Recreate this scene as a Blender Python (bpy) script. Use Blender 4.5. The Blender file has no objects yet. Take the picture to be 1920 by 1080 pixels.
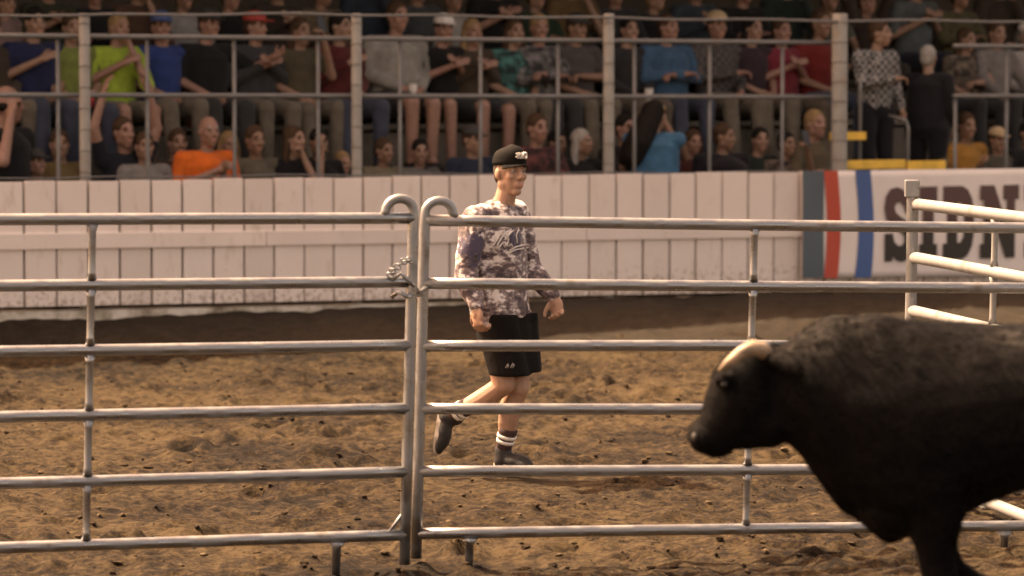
import bpy, bmesh, math, random
import numpy as np
from mathutils import Vector, Matrix, noise as mnoise
from mathutils.bvhtree import BVHTree

SC = bpy.context.scene
COL = SC.collection
R = math.radians
random.seed(7)

# ------------------------------------------------------------------ camera, sky, sun, exposure
F = 7000.0                      # focal length in photo pixels (1920 wide)
CAMH = 2.2
PITCH = math.atan(417 / F)
cd = bpy.data.cameras.new("camera"); cam = bpy.data.objects.new("camera", cd); COL.objects.link(cam)
cam.location = (0, 0, CAMH); cam.rotation_euler = (R(90) - PITCH, 0, 0)
cd.sensor_width = 36; cd.lens = F / 1920 * 36; cd.clip_end = 2000
cd.dof.use_dof = True; cd.dof.focus_distance = 18.6; cd.dof.aperture_fstop = 2.9
SC.camera = cam
SUN_EL, SUN_AZ = R(56), math.atan2(0.45, -0.89)    # towards the sun: left and behind the arena wall
world = bpy.data.worlds.new("World"); SC.world = world; world.use_nodes = True
nt = world.node_tree
bg = nt.nodes["Background"]
sky = nt.nodes.new("ShaderNodeTexSky"); sky.sky_type = 'NISHITA'; sky.sun_disc = False
sky.sun_elevation = SUN_EL; sky.sun_rotation = math.atan2(math.cos(SUN_AZ), math.sin(SUN_AZ))
sky.dust_density = 4; sky.air_density = 0.6
tint = nt.nodes.new("ShaderNodeMix"); tint.data_type = 'RGBA'; tint.blend_type = 'MULTIPLY'
tint.inputs[0].default_value = 1; tint.inputs[7].default_value = (1.0, 0.60, 0.33, 1)
nt.links.new(sky.outputs[0], tint.inputs[6]); nt.links.new(tint.outputs[2], bg.inputs[0])
bg.inputs[1].default_value = 0.15
sl = bpy.data.lights.new("sun", 'SUN'); sun = bpy.data.objects.new("sun", sl); COL.objects.link(sun)
sl.energy = 2.4; sl.angle = R(1.0); sl.color = (1.0, 0.78, 0.53)
sdir = Vector((math.cos(SUN_EL) * math.cos(SUN_AZ), math.cos(SUN_EL) * math.sin(SUN_AZ), math.sin(SUN_EL)))
sun.rotation_euler = sdir.to_track_quat('Z', 'Y').to_euler()
SC.view_settings.view_transform = 'Standard'; SC.view_settings.look = 'None'
SC.view_settings.exposure = 2.65; SC.view_settings.gamma = 1

# ------------------------------------------------------------------ helpers
def P(px, py, Y):
    """world point that the photograph shows at pixel (px, py), at distance Y"""
    d = Vector((0, math.cos(PITCH), -math.sin(PITCH))) + Vector((1, 0, 0)) * ((px - 960) / F) \
        + Vector((0, math.sin(PITCH), math.cos(PITCH))) * ((540 - py) / F)
    return Vector((0, 0, CAMH)) + d * (Y / d.y)

def tag(o, label=None, cat=None, group=None, kind=None):
    if label: o["label"] = label
    if cat: o["category"] = cat
    if group: o["group"] = group
    if kind: o["kind"] = kind
    return o

def empty(name, loc, rz=0.0):
    o = bpy.data.objects.new(name, None); COL.objects.link(o)
    o.location = loc; o.rotation_euler = (0, 0, rz); o.empty_display_size = 0.1
    return o

def link(name, me, mats, parent=None, world=False):
    o = bpy.data.objects.new(name, me); COL.objects.link(o)
    if not isinstance(mats, (list, tuple)): mats = [mats]
    for m in mats: me.materials.append(m)
    if parent is not None:
        o.parent = parent
        if world:
            bm_ = Matrix.LocRotScale(parent.location, parent.rotation_euler, parent.scale)
            o.matrix_parent_inverse = bm_.inverted()
    return o

def obj(name, bm, mats, parent=None, smooth=True, world=True):
    me = bpy.data.meshes.new(name)
    bmesh.ops.recalc_face_normals(bm, faces=bm.faces[:])
    bm.to_mesh(me); bm.free()
    if smooth:
        for p in me.polygons: p.use_smooth = True
    return link(name, me, mats, parent, world)

def tube(bm, pts, r, seg=10, cap=True, flat=None):
    """swept tube; r a number or a list; flat = (vector, factor) squashes the ring"""
    pts = [Vector(p) for p in pts]
    n = len(pts)
    rs = r if isinstance(r, (list, tuple)) else [r] * n
    rings = []; prev = None
    for i, p in enumerate(pts):
        t = (pts[min(i + 1, n - 1)] - pts[max(i - 1, 0)]).normalized()
        if prev is None:
            a = Vector((0, 0, 1)) if abs(t.z) < 0.9 else Vector((1, 0, 0))
            u = t.cross(a).normalized()
        else:
            u = (prev - t * prev.dot(t)).normalized()
        prev = u; v = t.cross(u)
        ring = []
        for k in range(seg):
            a = 2 * math.pi * k / seg
            ring.append(bm.verts.new(p + (u * math.cos(a) + v * math.sin(a)) * rs[i]))
        rings.append(ring)
    for a, b in zip(rings, rings[1:]):
        for k in range(seg):
            bm.faces.new((a[k], a[(k + 1) % seg], b[(k + 1) % seg], b[k]))
    if cap:
        bm.faces.new(rings[0][::-1]); bm.faces.new(rings[-1])

SPH = {}
def ball(bm, c, rad, rot=None, seg=14, rings=9):
    rad = Vector(rad) if isinstance(rad, (tuple, list, Vector)) else Vector((rad,) * 3)
    c = Vector(c); q = (rot.to_3x3() if rot is not None else Matrix.Identity(3)) @ Matrix.Diagonal(rad)
    key = (seg, rings)
    if key not in SPH:
        SPH[key] = [[Vector((math.sin(math.pi * j / rings) * math.cos(2 * math.pi * k / seg), math.sin(math.pi * j / rings) * math.sin(2 * math.pi * k / seg), math.cos(math.pi * j / rings))) for k in range(seg)] for j in range(1, rings)]
    R_ = [[bm.verts.new(c + q @ v) for v in row] for row in SPH[key]]
    n_, s_ = bm.verts.new(c + q @ Vector((0, 0, 1))), bm.verts.new(c - q @ Vector((0, 0, 1)))
    for k in range(seg):
        k2 = (k + 1) % seg
        bm.faces.new((n_, R_[0][k], R_[0][k2])); bm.faces.new((s_, R_[-1][k2], R_[-1][k]))
        for a, b in zip(R_, R_[1:]): bm.faces.new((a[k], b[k], b[k2], a[k2]))

def limb(bm, a, b, ra, rb, seg=12):
    tube(bm, [a, b], [ra, rb], seg)
    ball(bm, a, ra, seg=seg, rings=8); ball(bm, b, rb, seg=seg, rings=8)

def chain(bm, pts, rs, seg=12):
    for i in range(len(pts) - 1): limb(bm, pts[i], pts[i + 1], rs[i], rs[i + 1], seg)

def loft(bm, secs, seg=20):
    """closed volume through elliptical rings: (centre, u vector, v vector)"""
    rings = []
    for c, u, v in secs:
        c, u, v = Vector(c), Vector(u), Vector(v)
        rings.append([bm.verts.new(c + u * math.cos(2 * math.pi * k / seg) + v * math.sin(2 * math.pi * k / seg)) for k in range(seg)])
    for a, b in zip(rings, rings[1:]):
        for k in range(seg): bm.faces.new((a[k], a[(k + 1) % seg], b[(k + 1) % seg], b[k]))
    bm.faces.new(rings[0][::-1]); bm.faces.new(rings[-1])

def box(bm, c, size, rot=None):
    m = Matrix.Translation(Vector(c)) @ (rot.to_4x4() if rot is not None else Matrix()) @ Matrix.Diagonal((*size, 1))
    bmesh.ops.create_cube(bm, size=1, matrix=m)

TMP = bpy.data.scenes.new("workbench")
def remesh(bm, voxel, smooth=3, fac=0.5):
    """one continuous skin over everything in bm"""
    bmesh.ops.recalc_face_normals(bm, faces=bm.faces[:])
    me = bpy.data.meshes.new("skin"); bm.to_mesh(me); bm.free()
    o = bpy.data.objects.new("skin", me); TMP.collection.objects.link(o)
    m = o.modifiers.new("r", 'REMESH'); m.mode = 'VOXEL'; m.voxel_size = voxel; m.use_smooth_shade = True
    if smooth:
        s = o.modifiers.new("s", 'SMOOTH'); s.factor = fac; s.iterations = smooth
    with bpy.context.temp_override(scene=TMP, view_layer=TMP.view_layers[0]):
        dg = bpy.context.evaluated_depsgraph_get()
        out = bpy.data.meshes.new_from_object(o.evaluated_get(dg))
    bpy.data.objects.remove(o); bpy.data.meshes.remove(me)
    for p in out.polygons: p.use_smooth = True
    return out

def paint(me, spots):
    """spots: (centre, radius, slot); faces whose middle lies inside take that material slot"""
    n = len(me.polygons)
    c = np.empty(n * 3, np.float32); me.polygons.foreach_get("center", c); c = c.reshape(-1, 3)
    idx = np.zeros(n, np.int32)
    for p, r, s in spots:
        idx[((c - np.array(p)) ** 2).sum(1) < r * r] = s
    me.polygons.foreach_set("material_index", idx)

def bev(o, w=0.004, seg=2):
    b = o.modifiers.new("edge", 'BEVEL'); b.width = w; b.segments = seg; b.limit_method = 'ANGLE'
    return o

# ------------------------------------------------------------------ materials
def newmat(name):
    m = bpy.data.materials.new(name); m.use_nodes = True
    return m, m.node_tree, m.node_tree.nodes["Principled BSDF"]

def N(nt, t, **kw):
    n = nt.nodes.new(t)
    for k, v in kw.items(): setattr(n, k, v)
    return n

def noise_node(nt, scale, detail=4, rough=0.55, coord='Object', stretch=None):
    tc = N(nt, "ShaderNodeTexCoord"); nz = N(nt, "ShaderNodeTexNoise")
    nz.inputs["Scale"].default_value = scale; nz.inputs["Detail"].default_value = detail; nz.inputs["Roughness"].default_value = rough
    if stretch:
        mp = N(nt, "ShaderNodeMapping"); mp.inputs["Scale"].default_value = stretch
        nt.links.new(tc.outputs[coord], mp.inputs[0]); nt.links.new(mp.outputs[0], nz.inputs["Vector"])
    else:
        nt.links.new(tc.outputs[coord], nz.inputs["Vector"])
    return nz

def ramp(nt, src, stops, interp='LINEAR'):
    r = N(nt, "ShaderNodeValToRGB"); r.color_ramp.interpolation = interp
    els = r.color_ramp.elements
    while len(els) < len(stops): els.new(0.5)
    for e, (p, c) in zip(els, stops): e.position = p; e.color = (*c, 1)
    nt.links.new(src, r.inputs[0]); return r

def mat(name, col, rough=0.7, metal=0.0, var=0.2, scale=20, bump=0.0, bscale=None, sheen=0.0, spec=0.5, stretch=None):
    m, nt, b = newmat(name)
    nz = noise_node(nt, scale, stretch=stretch)
    lo = tuple(c * (1 - var) for c in col); hi = tuple(min(1, c * (1 + var)) for c in col)
    rp = ramp(nt, nz.outputs["Fac"], [(0.3, lo), (0.7, hi)])
    nt.links.new(rp.outputs[0], b.inputs["Base Color"])
    b.inputs["Roughness"].default_value = rough; b.inputs["Metallic"].default_value = metal
    b.inputs["Specular IOR Level"].default_value = spec
    if sheen: b.inputs["Sheen Weight"].default_value = sheen
    if bump:
        n2 = noise_node(nt, bscale or scale * 2, 5)
        bp = N(nt, "ShaderNodeBump"); bp.inputs["Strength"].default_value = bump; bp.inputs["Distance"].default_value = 0.01
        nt.links.new(n2.outputs["Fac"], bp.inputs["Height"]); nt.links.new(bp.outputs[0], b.inputs["Normal"])
    return m

M = {}
# galvanised pipe: mottled grey zinc with dirt and rust specks
def galv(name, base, dirt, metal=0.85, rough=0.42):
    m, nt, b = newmat(name)
    n1 = noise_node(nt, 7, 5, 0.6); n2 = noise_node(nt, 45, 3)
    r1 = ramp(nt, n1.outputs["Fac"], [(0.35, base), (0.6, tuple(c * 0.82 for c in base)), (0.74, dirt)])
    nt.links.new(r1.outputs[0], b.inputs["Base Color"])
    r2 = ramp(nt, n1.outputs["Fac"], [(0.4, (rough,) * 3), (0.75, (0.75,) * 3)]); nt.links.new(r2.outputs[0], b.inputs["Roughness"])
    r3 = ramp(nt, n1.outputs["Fac"], [(0.5, (metal,) * 3), (0.78, (0.1,) * 3)]); nt.links.new(r3.outputs[0], b.inputs["Metallic"])
    bp = N(nt, "ShaderNodeBump"); bp.inputs["Strength"].default_value = 0.15; bp.inputs["Distance"].default_value = 0.003
    nt.links.new(n2.outputs["Fac"], bp.inputs["Height"]); nt.links.new(bp.outputs[0], b.inputs["Normal"])
    return m
M['galv'] = galv("galvanised_pipe", (0.31, 0.315, 0.325), (0.15, 0.13, 0.115), 0.9, 0.26)
M['pale'] = galv("pale_painted_pipe", (0.25, 0.25, 0.245), (0.16, 0.13, 0.10), 0.0, 0.4)
M['post'] = galv("weathered_post", (0.32, 0.305, 0.28), (0.28, 0.22, 0.16), 0.0, 0.7)
M['wire'] = mat("dark_wire", (0.10, 0.08, 0.07), 0.6, 0.5)
M['railing'] = galv("railing_pipe", (0.19, 0.19, 0.19), (0.2, 0.15, 0.12), 0.35, 0.5)

def board_mat():
    m, nt, b = newmat("old_white_paint")
    n1 = noise_node(nt, 1.6, 6, 0.65); n2 = noise_node(nt, 9, 5, 0.7, stretch=(1, 1, 0.35)); n3 = noise_node(nt, 60, 3, stretch=(1, 1, 0.1))
    r1 = ramp(nt, n1.outputs["Fac"], [(0.3, (0.76, 0.67, 0.62)), (0.7, (0.83, 0.74, 0.69))])
    r2 = ramp(nt, n2.outputs["Fac"], [(0.56, (0, 0, 0)), (0.76, (0.65, 0.65, 0.65))])
    mx = N(nt, "ShaderNodeMix", data_type='RGBA'); nt.links.new(r2.outputs[0], mx.inputs[0])
    nt.links.new(r1.outputs[0], mx.inputs[6]); mx.inputs[7].default_value = (0.48, 0.40, 0.31, 1)
    tc = N(nt, "ShaderNodeTexCoord"); sp = N(nt, "ShaderNodeSeparateXYZ"); nt.links.new(tc.outputs["Object"], sp.inputs[0])
    hgt = N(nt, "ShaderNodeMapRange"); hgt.inputs[1].default_value = .62; hgt.inputs[2].default_value = .22; hgt.inputs[3].default_value = 0; hgt.inputs[4].default_value = .24; nt.links.new(sp.outputs[2], hgt.inputs[0])
    n5 = noise_node(nt, 24, 5, .75); sm5 = N(nt, "ShaderNodeMath", operation='ADD'); nt.links.new(n5.outputs["Fac"], sm5.inputs[0]); nt.links.new(hgt.outputs[0], sm5.inputs[1])
    sp5 = ramp(nt, sm5.outputs[0], [(.66, (0, 0, 0)), (.74, (.6, .6, .6))])
    m5 = N(nt, "ShaderNodeMix", data_type='RGBA'); nt.links.new(sp5.outputs[0], m5.inputs[0]); nt.links.new(mx.outputs[2], m5.inputs[6]); m5.inputs[7].default_value = (.26, .19, .13, 1); mx = m5
    ge = N(nt, "ShaderNodeNewGeometry"); rv = ramp(nt, ge.outputs["Random Per Island"], [(0, (.86, .85, .84)), (.5, (.97, .96, .95)), (1, (1, 1, 1))])
    m2 = N(nt, "ShaderNodeMix", data_type='RGBA', blend_type='MULTIPLY'); m2.inputs[0].default_value = 1
    nt.links.new(mx.outputs[2], m2.inputs[6]); nt.links.new(rv.outputs[0], m2.inputs[7])
    nt.links.new(m2.outputs[2], b.inputs["Base Color"]); b.inputs["Roughness"].default_value = 0.6
    bp = N(nt, "ShaderNodeBump"); bp.inputs["Strength"].default_value = 0.25; bp.inputs["Distance"].default_value = 0.004
    nt.links.new(n3.outputs["Fac"], bp.inputs["Height"]); nt.links.new(bp.outputs[0], b.inputs["Normal"])
    return m
M['board'] = board_mat()

def footing_mat():
    m, nt, b = newmat("dirty_concrete")
    n1 = noise_node(nt, 3.2, 6, 0.7)
    r1 = ramp(nt, n1.outputs["Fac"], [(0.34, (0.17, 0.135, 0.095)), (0.46, (0.40, 0.35, 0.28)), (0.58, (0.66, 0.61, 0.54))])
    nt.links.new(r1.outputs[0], b.inputs["Base Color"]); b.inputs["Roughness"].default_value = 0.9
    return m
M['footing'] = footing_mat()

def soil_mat(name, stops, fine=0.35):
    m, nt, b = newmat(name)
    n1 = noise_node(nt, 0.55, 6, 0.6); n2 = noise_node(nt, 11, 6, 0.72); n3 = noise_node(nt, 45, 6, 0.75)
    a = N(nt, "ShaderNodeMath", operation='MULTIPLY'); a.inputs[1].default_value = 0.30; nt.links.new(n1.outputs["Fac"], a.inputs[0])
    c = N(nt, "ShaderNodeMath", operation='MULTIPLY_ADD'); c.inputs[1].default_value = 0.42; nt.links.new(n2.outputs["Fac"], c.inputs[0]); nt.links.new(a.outputs[0], c.inputs[2])
    d = N(nt, "ShaderNodeMath", operation='MULTIPLY_ADD'); d.inputs[1].default_value = 0.28; nt.links.new(n3.outputs["Fac"], d.inputs[0]); nt.links.new(c.outputs[0], d.inputs[2])
    r1 = ramp(nt, d.outputs[0], stops)
    nt.links.new(r1.outputs[0], b.inputs["Base Color"]); b.inputs["Roughness"].default_value = 0.95; b.inputs["Specular IOR Level"].default_value = 0.15
    bp = N(nt, "ShaderNodeBump"); bp.inputs["Strength"].default_value = 0.9; bp.inputs["Distance"].default_value = 0.03
    nt.links.new(n3.outputs["Fac"], bp.inputs["Height"]); nt.links.new(bp.outputs[0], b.inputs["Normal"])
    return m
M['soil'] = soil_mat("arena_soil", [(0.44, (0.0066, 0.0044, 0.0028)), (0.472, (0.0185, 0.0118, 0.0060)), (0.51, (0.037, 0.0245, 0.0112)), (0.555, (0.070, 0.049, 0.0240))])
M['umber'] = soil_mat("umber_soil", [(0.40, (0.019, 0.0145, 0.0098)), (0.5, (0.032, 0.0245, 0.0165)), (0.60, (0.050, 0.0385, 0.027))])
M['bench'] = mat("grey_bench_plank", (0.22, 0.20, 0.17), 0.7, var=0.3, scale=4)
M['darkwood'] = mat("dark_boards", (0.085, 0.072, 0.060), 0.9)
M['riser'] = mat('brown_riser_boards', (0.15, 0.13, 0.105), 0.9, var=.4, scale=3)
M['shade_roof'] = mat("shade_sheet", (0.06, 0.06, 0.06), 0.8)
M['yellow'] = mat("yellow_paint", (0.72, 0.46, 0.06), 0.6, var=0.25, scale=6)

# ------------------------------------------------------------------ arena ground
def vnoise(x, y, seed):
    rng = np.random.RandomState(seed); T = rng.rand(256, 256)
    xi = np.floor(x).astype(int); yi = np.floor(y).astype(int); fx = x - xi; fy = y - yi
    fx = fx * fx * (3 - 2 * fx); fy = fy * fy * (3 - 2 * fy)
    g = lambda a, b: T[a % 256, b % 256]
    return (g(xi, yi) * (1 - fx) + g(xi + 1, yi) * fx) * (1 - fy) + (g(xi, yi + 1) * (1 - fx) + g(xi + 1, yi + 1) * fx) * fy - 0.5

def stretch_axis(lo, hi, step, far):
    a = list(np.arange(lo, hi, step))
    s = step; left = [lo]; 
    while left[-1] > -far: s *= 1.35; left.append(left[-1] - s)
    s = step; right = [a[-1]]
    while right[-1] < far: s *= 1.35; right.append(right[-1] + s)
    return np.array(left[1:][::-1] + a + right[1:])
gx = stretch_axis(-5.2, 5.2, 0.022, 300); gy = stretch_axis(13.0, 30.3, 0.030, 300)
GX, GY = np.meshgrid(gx, gy, indexing='ij')
H = 0.05 * vnoise(GX * 0.9, GY * 0.7, 1) + 0.018 * vnoise(GX * 2.6, GY * 2.3, 2) + 0.012 * vnoise(GX * 6.5, GY * 6, 3) + 0.015 * vnoise(GX * 12, GY * 10, 4) + 0.020 * vnoise(GX * 30, GY * 23, 6)
rng = np.random.RandomState(5)
for _ in range(2400):                                    # hoof prints and scuffs
    cx, cy = rng.uniform(-5.4, 5.4), rng.uniform(13.2, 30.2)
    ra, rb, dp = rng.uniform(0.03, 0.11), rng.uniform(0.05, 0.16), rng.uniform(0.006, 0.026) * (1.0 if rng.rand() < .8 else 2.2)
    i0, i1 = np.searchsorted(gx, [cx - 0.5, cx + 0.5]); j0, j1 = np.searchsorted(gy, [cy - 0.5, cy + 0.5])
    q = ((GX[i0:i1, j0:j1] - cx) / ra) ** 2 + ((GY[i0:i1, j0:j1] - cy) / rb) ** 2
    H[i0:i1, j0:j1] += -dp * np.exp(-q * q) + 0.6 * dp * np.exp(-(np.sqrt(q) - 1.6) ** 2 * 2.5)
fade = np.clip((7.5 - np.abs(GX)) / 2, 0, 1) * np.clip((33 - GY) / 2, 0, 1) * np.clip((GY - 9) / 2, 0, 1)
near_foot = 1 - 0.8 * np.exp(-(((GX + 0.02) / 0.35) ** 2 + ((GY - 20.0) / 0.45) ** 2))
H = (H * fade * near_foot - 0.012)
nx, ny = len(gx), len(gy)
co = np.stack([GX, GY, H], -1).reshape(-1, 3).astype(np.float32)
ii = np.arange(nx * ny).reshape(nx, ny)
quads = np.stack([ii[:-1, :-1], ii[1:, :-1], ii[1:, 1:], ii[:-1, 1:]], -1).reshape(-1, 4).astype(np.int32)
me = bpy.data.meshes.new("arena_ground")
me.vertices.add(len(co)); me.vertices.foreach_set("co", co.ravel())
me.loops.add(quads.size); me.loops.foreach_set("vertex_index", quads.ravel())
me.polygons.add(len(quads)); me.polygons.foreach_set("loop_start", np.arange(0, quads.size, 4, dtype=np.int32))
me.polygons.foreach_set("use_smooth", np.ones(len(quads), bool)); me.update()
tag(link("ground", me, M['soil']), "churned brown arena dirt pocked with hoof prints", kind="structure")
def ground_z(x, y):
    i = min(max(int(np.searchsorted(gx, x)), 0), nx - 1); j = min(max(int(np.searchsorted(gy, y)), 0), ny - 1)
    return float(H[i, j])

def clod_mat():
    m, nt, b = newmat("clod_soil"); ge = N(nt, "ShaderNodeNewGeometry")
    r1 = ramp(nt, ge.outputs["Random Per Island"], [(0, (.010, .007, .005)), (.4, (.028, .019, .011)), (.8, (.055, .038, .021)), (1, (.085, .062, .036))])
    nt.links.new(r1.outputs[0], b.inputs["Base Color"]); b.inputs["Roughness"].default_value = .95; b.inputs["Specular IOR Level"].default_value = .15
    return m
M['clod'] = clod_mat()
bm = bmesh.new(); rr = random.Random(3)                 # loose clods
ICO = bmesh.new(); bmesh.ops.create_icosphere(ICO, subdivisions=1, radius=1); iv = [v.co.copy() for v in ICO.verts]; ifc = [[v.index for v in f.verts] for f in ICO.faces]; ICO.free()
for _ in range(6500):
    x, y = rr.uniform(-4.8, 4.8), 14.6 + 14.4 * rr.random() ** 1.3
    s = 0.004 + 0.016 * rr.random() ** 5; sx, sy, sz = s * rr.uniform(.8, 1.6), s * rr.uniform(.8, 1.6), s * rr.uniform(.5, .9)
    z = ground_z(x, y) + sz * .3
    vs = [bm.verts.new((x + (v.x + rr.uniform(-.3, .3)) * sx, y + (v.y + rr.uniform(-.3, .3)) * sy, z + (v.z + rr.uniform(-.3, .3)) * sz)) for v in iv]
    for f in ifc: bm.faces.new([vs[i] for i in f])
tag(obj("soil_clods", bm, M['clod'], smooth=False), "loose clods of dirt scattered over the arena floor", kind="stuff")

# ------------------------------------------------------------------ arena wall line (plan)
WA = Vector((-3.79, 29.0, 0)); WU = Vector((0.857, 0.515, 0)).normalized(); WN = Vector((WU.y, -WU.x, 0))   # WN faces the arena
WANG = math.atan2(WU.y, WU.x)
def on_line(px, d=0.0):
    """point of the line d metres behind the wall face that stands at photo column px"""
    a = WA - WN * d; k = (px - 960) / F
    s = (k * a.y - a.x) / (WU.x - k * WU.y)
    return a + WU * s
def wall_s(px): return (on_line(px) - WA).dot(WU)
S0, S1 = wall_s(45), wall_s(1500)
def lerp_s(s, a, b): return a + (b - a) * (s - S0) / (S1 - S0)
ztop = lambda s: lerp_s(s, 1.301, 1.268)
zbot = lambda s: lerp_s(s, 0.323, 0.215)
zmid0 = lambda s: lerp_s(s, 0.775, 0.700)
zmid1 = lambda s: lerp_s(s, 0.893, 0.800)
def wallbox(bm, s0, s1, zf0, zf1, d0, d1):
    """box along the wall from s0 to s1, between two height functions, from depth d0 (front) to d1"""
    vs = []
    for s in (s0, s1):
        for zf in (zf0, zf1):
            for d in (d0, d1):
                p = WA + WU * s - WN * d; vs.append(bm.verts.new((p.x, p.y, zf(s))))
    for f in ((0, 1, 3, 2), (4, 6, 7, 5), (0, 4, 5, 1), (2, 3, 7, 6), (0, 2, 6, 4), (1, 5, 7, 3)):
        bm.faces.new([vs[i] for i in f])

wall = empty("board_wall", WA); tag(wall, "long whitewashed plank wall closing off the arena below the crowd", "wall")
PL = (S1 - S0) / 27
bm = bmesh.new(); bm2 = bmesh.new(); rr = random.Random(11)
k = -14
while S0 + k * PL < S1 + 5.5:
    s = S0 + k * PL; gap = rr.uniform(0.007, 0.0115)
    j = rr.uniform(0, 0.007); jt = rr.uniform(-0.006, 0.006)
    wallbox(bm, s + gap, s + PL - gap, zmid1, lambda q: ztop(q) + jt, j, 0.032)
    wallbox(bm2, s + gap, s + PL - gap, zbot, zmid0, j, 0.032)
    k += 1
planks = obj("upper_planks", bm, M['board'], wall, smooth=False); bev(planks, 0.004, 2)
planks = obj("lower_planks", bm2, M['board'], wall, smooth=False); bev(planks, 0.004, 2)
bm = bmesh.new(); s = S0 - 4; rr = random.Random(4)
while s < S1 + 5.5:
    L = 3.05
    wallbox(bm, s + 0.003, s + L - 0.003, lambda q: zmid0(q) - 0.004, lambda q: zmid1(q) + 0.004, -0.022, 0.034); s += L
bev(obj("middle_board", bm, M['board'], wall, smooth=False), 0.005, 2)
bm = bmesh.new(); s = S0 - 4
while s < S1 + 5.5:
    wallbox(bm, s, s + 1.5, lambda q: -0.3, lambda q: zbot(q) - 0.036, 0.020, 0.25); s += 1.5
obj("footing", bm, M['footing'], wall, smooth=False)
bm = bmesh.new(); wallbox(bm, S0 - 4, S1 + 5.5, zbot, lambda q: ztop(q) - 0.05, 0.060, 0.075)
obj("backing", bm, M['darkwood'], wall, smooth=False)

# bank of dark umber soil pushed up against the wall
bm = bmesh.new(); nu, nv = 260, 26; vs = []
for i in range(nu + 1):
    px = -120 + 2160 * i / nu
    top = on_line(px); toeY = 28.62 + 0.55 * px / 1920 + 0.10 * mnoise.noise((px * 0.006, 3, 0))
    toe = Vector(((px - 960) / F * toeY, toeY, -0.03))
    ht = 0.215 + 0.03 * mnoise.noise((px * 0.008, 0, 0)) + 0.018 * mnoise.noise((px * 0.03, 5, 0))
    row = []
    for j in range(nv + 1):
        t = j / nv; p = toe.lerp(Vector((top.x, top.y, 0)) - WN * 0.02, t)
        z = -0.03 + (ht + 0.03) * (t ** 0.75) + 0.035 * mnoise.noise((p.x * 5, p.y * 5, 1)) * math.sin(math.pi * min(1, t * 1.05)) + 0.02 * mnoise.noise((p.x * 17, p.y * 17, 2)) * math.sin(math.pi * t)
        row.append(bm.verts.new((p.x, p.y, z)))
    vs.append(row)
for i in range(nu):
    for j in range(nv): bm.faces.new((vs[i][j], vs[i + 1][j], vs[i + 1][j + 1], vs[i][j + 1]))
tag(obj("dirt_bank", bm, M['umber']), "low bank of dark dirt along the foot of the wall", kind="structure")

# ------------------------------------------------------------------ banner on the wall
def flatmat(name, col, rough=0.55): return mat(name, col, rough, var=0.06, scale=3)
M['vinyl'] = flatmat("white_vinyl", (0.76, 0.69, 0.66)); M['navy'] = flatmat("slate_print", (0.075, 0.10, 0.125))
M['red'] = flatmat("red_print", (0.46, 0.065, 0.035)); M['blue'] = flatmat("blue_print", (0.055, 0.11, 0.30))
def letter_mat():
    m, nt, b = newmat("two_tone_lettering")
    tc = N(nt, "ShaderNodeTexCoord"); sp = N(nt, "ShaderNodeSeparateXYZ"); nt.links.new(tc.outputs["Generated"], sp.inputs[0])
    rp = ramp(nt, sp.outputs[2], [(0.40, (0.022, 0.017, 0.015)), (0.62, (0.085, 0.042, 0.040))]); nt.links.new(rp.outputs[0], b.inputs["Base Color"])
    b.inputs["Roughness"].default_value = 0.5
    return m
M['letters'] = letter_mat()
b0, b1 = wall_s(1499), wall_s(2160)
banner = empty("banner", WA + WU * b0); tag(banner, "vinyl banner with slate, red and blue bands and big dark slab letters", "banner")
btop = lambda s: ztop(s) + 0.008
zb_px = lambda px, py: P(px, py, on_line(px).y).z
bz0, bz1 = zb_px(1505, 521), zb_px(1910, 517)
bbot = lambda s: bz0 + (bz1 - bz0) * (s - b0) / (wall_s(1910) - b0)
def wavy(s, t): return 0.006 * math.sin(s * 7.1 + 1.3 * t) + 0.002 * math.sin(s * 11 + 5 * t)
def sheet(bm, left, right, off, n=14, mrows=16):
    rows = []
    for j in range(mrows + 1):
        t = j / mrows; r = []
        for i in range(n + 1):
            s = left(t) + (right(t) - left(t)) * i / n
            z = bbot(s) + (btop(s) - bbot(s)) * t
            p = WA + WU * s + WN * (0.045 + off + wavy(s, t))
            r.append(bm.verts.new((p.x, p.y, z)))
        rows.append(r)
    for j in range(mrows):
        for i in range(n): bm.faces.new((rows[j][i], rows[j][i + 1], rows[j + 1][i + 1], rows[j + 1][i]))
bm = bmesh.new(); sheet(bm, lambda t: b0, lambda t: b1, 0, 60, 16)
bs = obj("banner_sheet", bm, M['vinyl'], banner); sm = bs.modifiers.new("t", 'SOLIDIFY'); sm.thickness = 0.003; sm.offset = -1
def wpx(px): return (on_line(px, -.055) - (WA + WN * .055)).dot(WU)
for nm, l, r, m in (("slate_band", 1505, 1546, 'navy'), ("red_band", 1549, 1574, 'red'), ("blue_band", 1607, 1635, 'blue')):
    bm = bmesh.new(); amp = (wpx(1556) - wpx(1550)) if nm != "slate_band" else 0.0
    sheet(bm, lambda t: wpx(l) + amp * (math.sin(t * 3.3) - .5), lambda t: wpx(r) + amp * (math.sin(t * 3.1 + .2) - .4), 0.010, 6)
    obj(nm, bm, M[m], banner)
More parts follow.
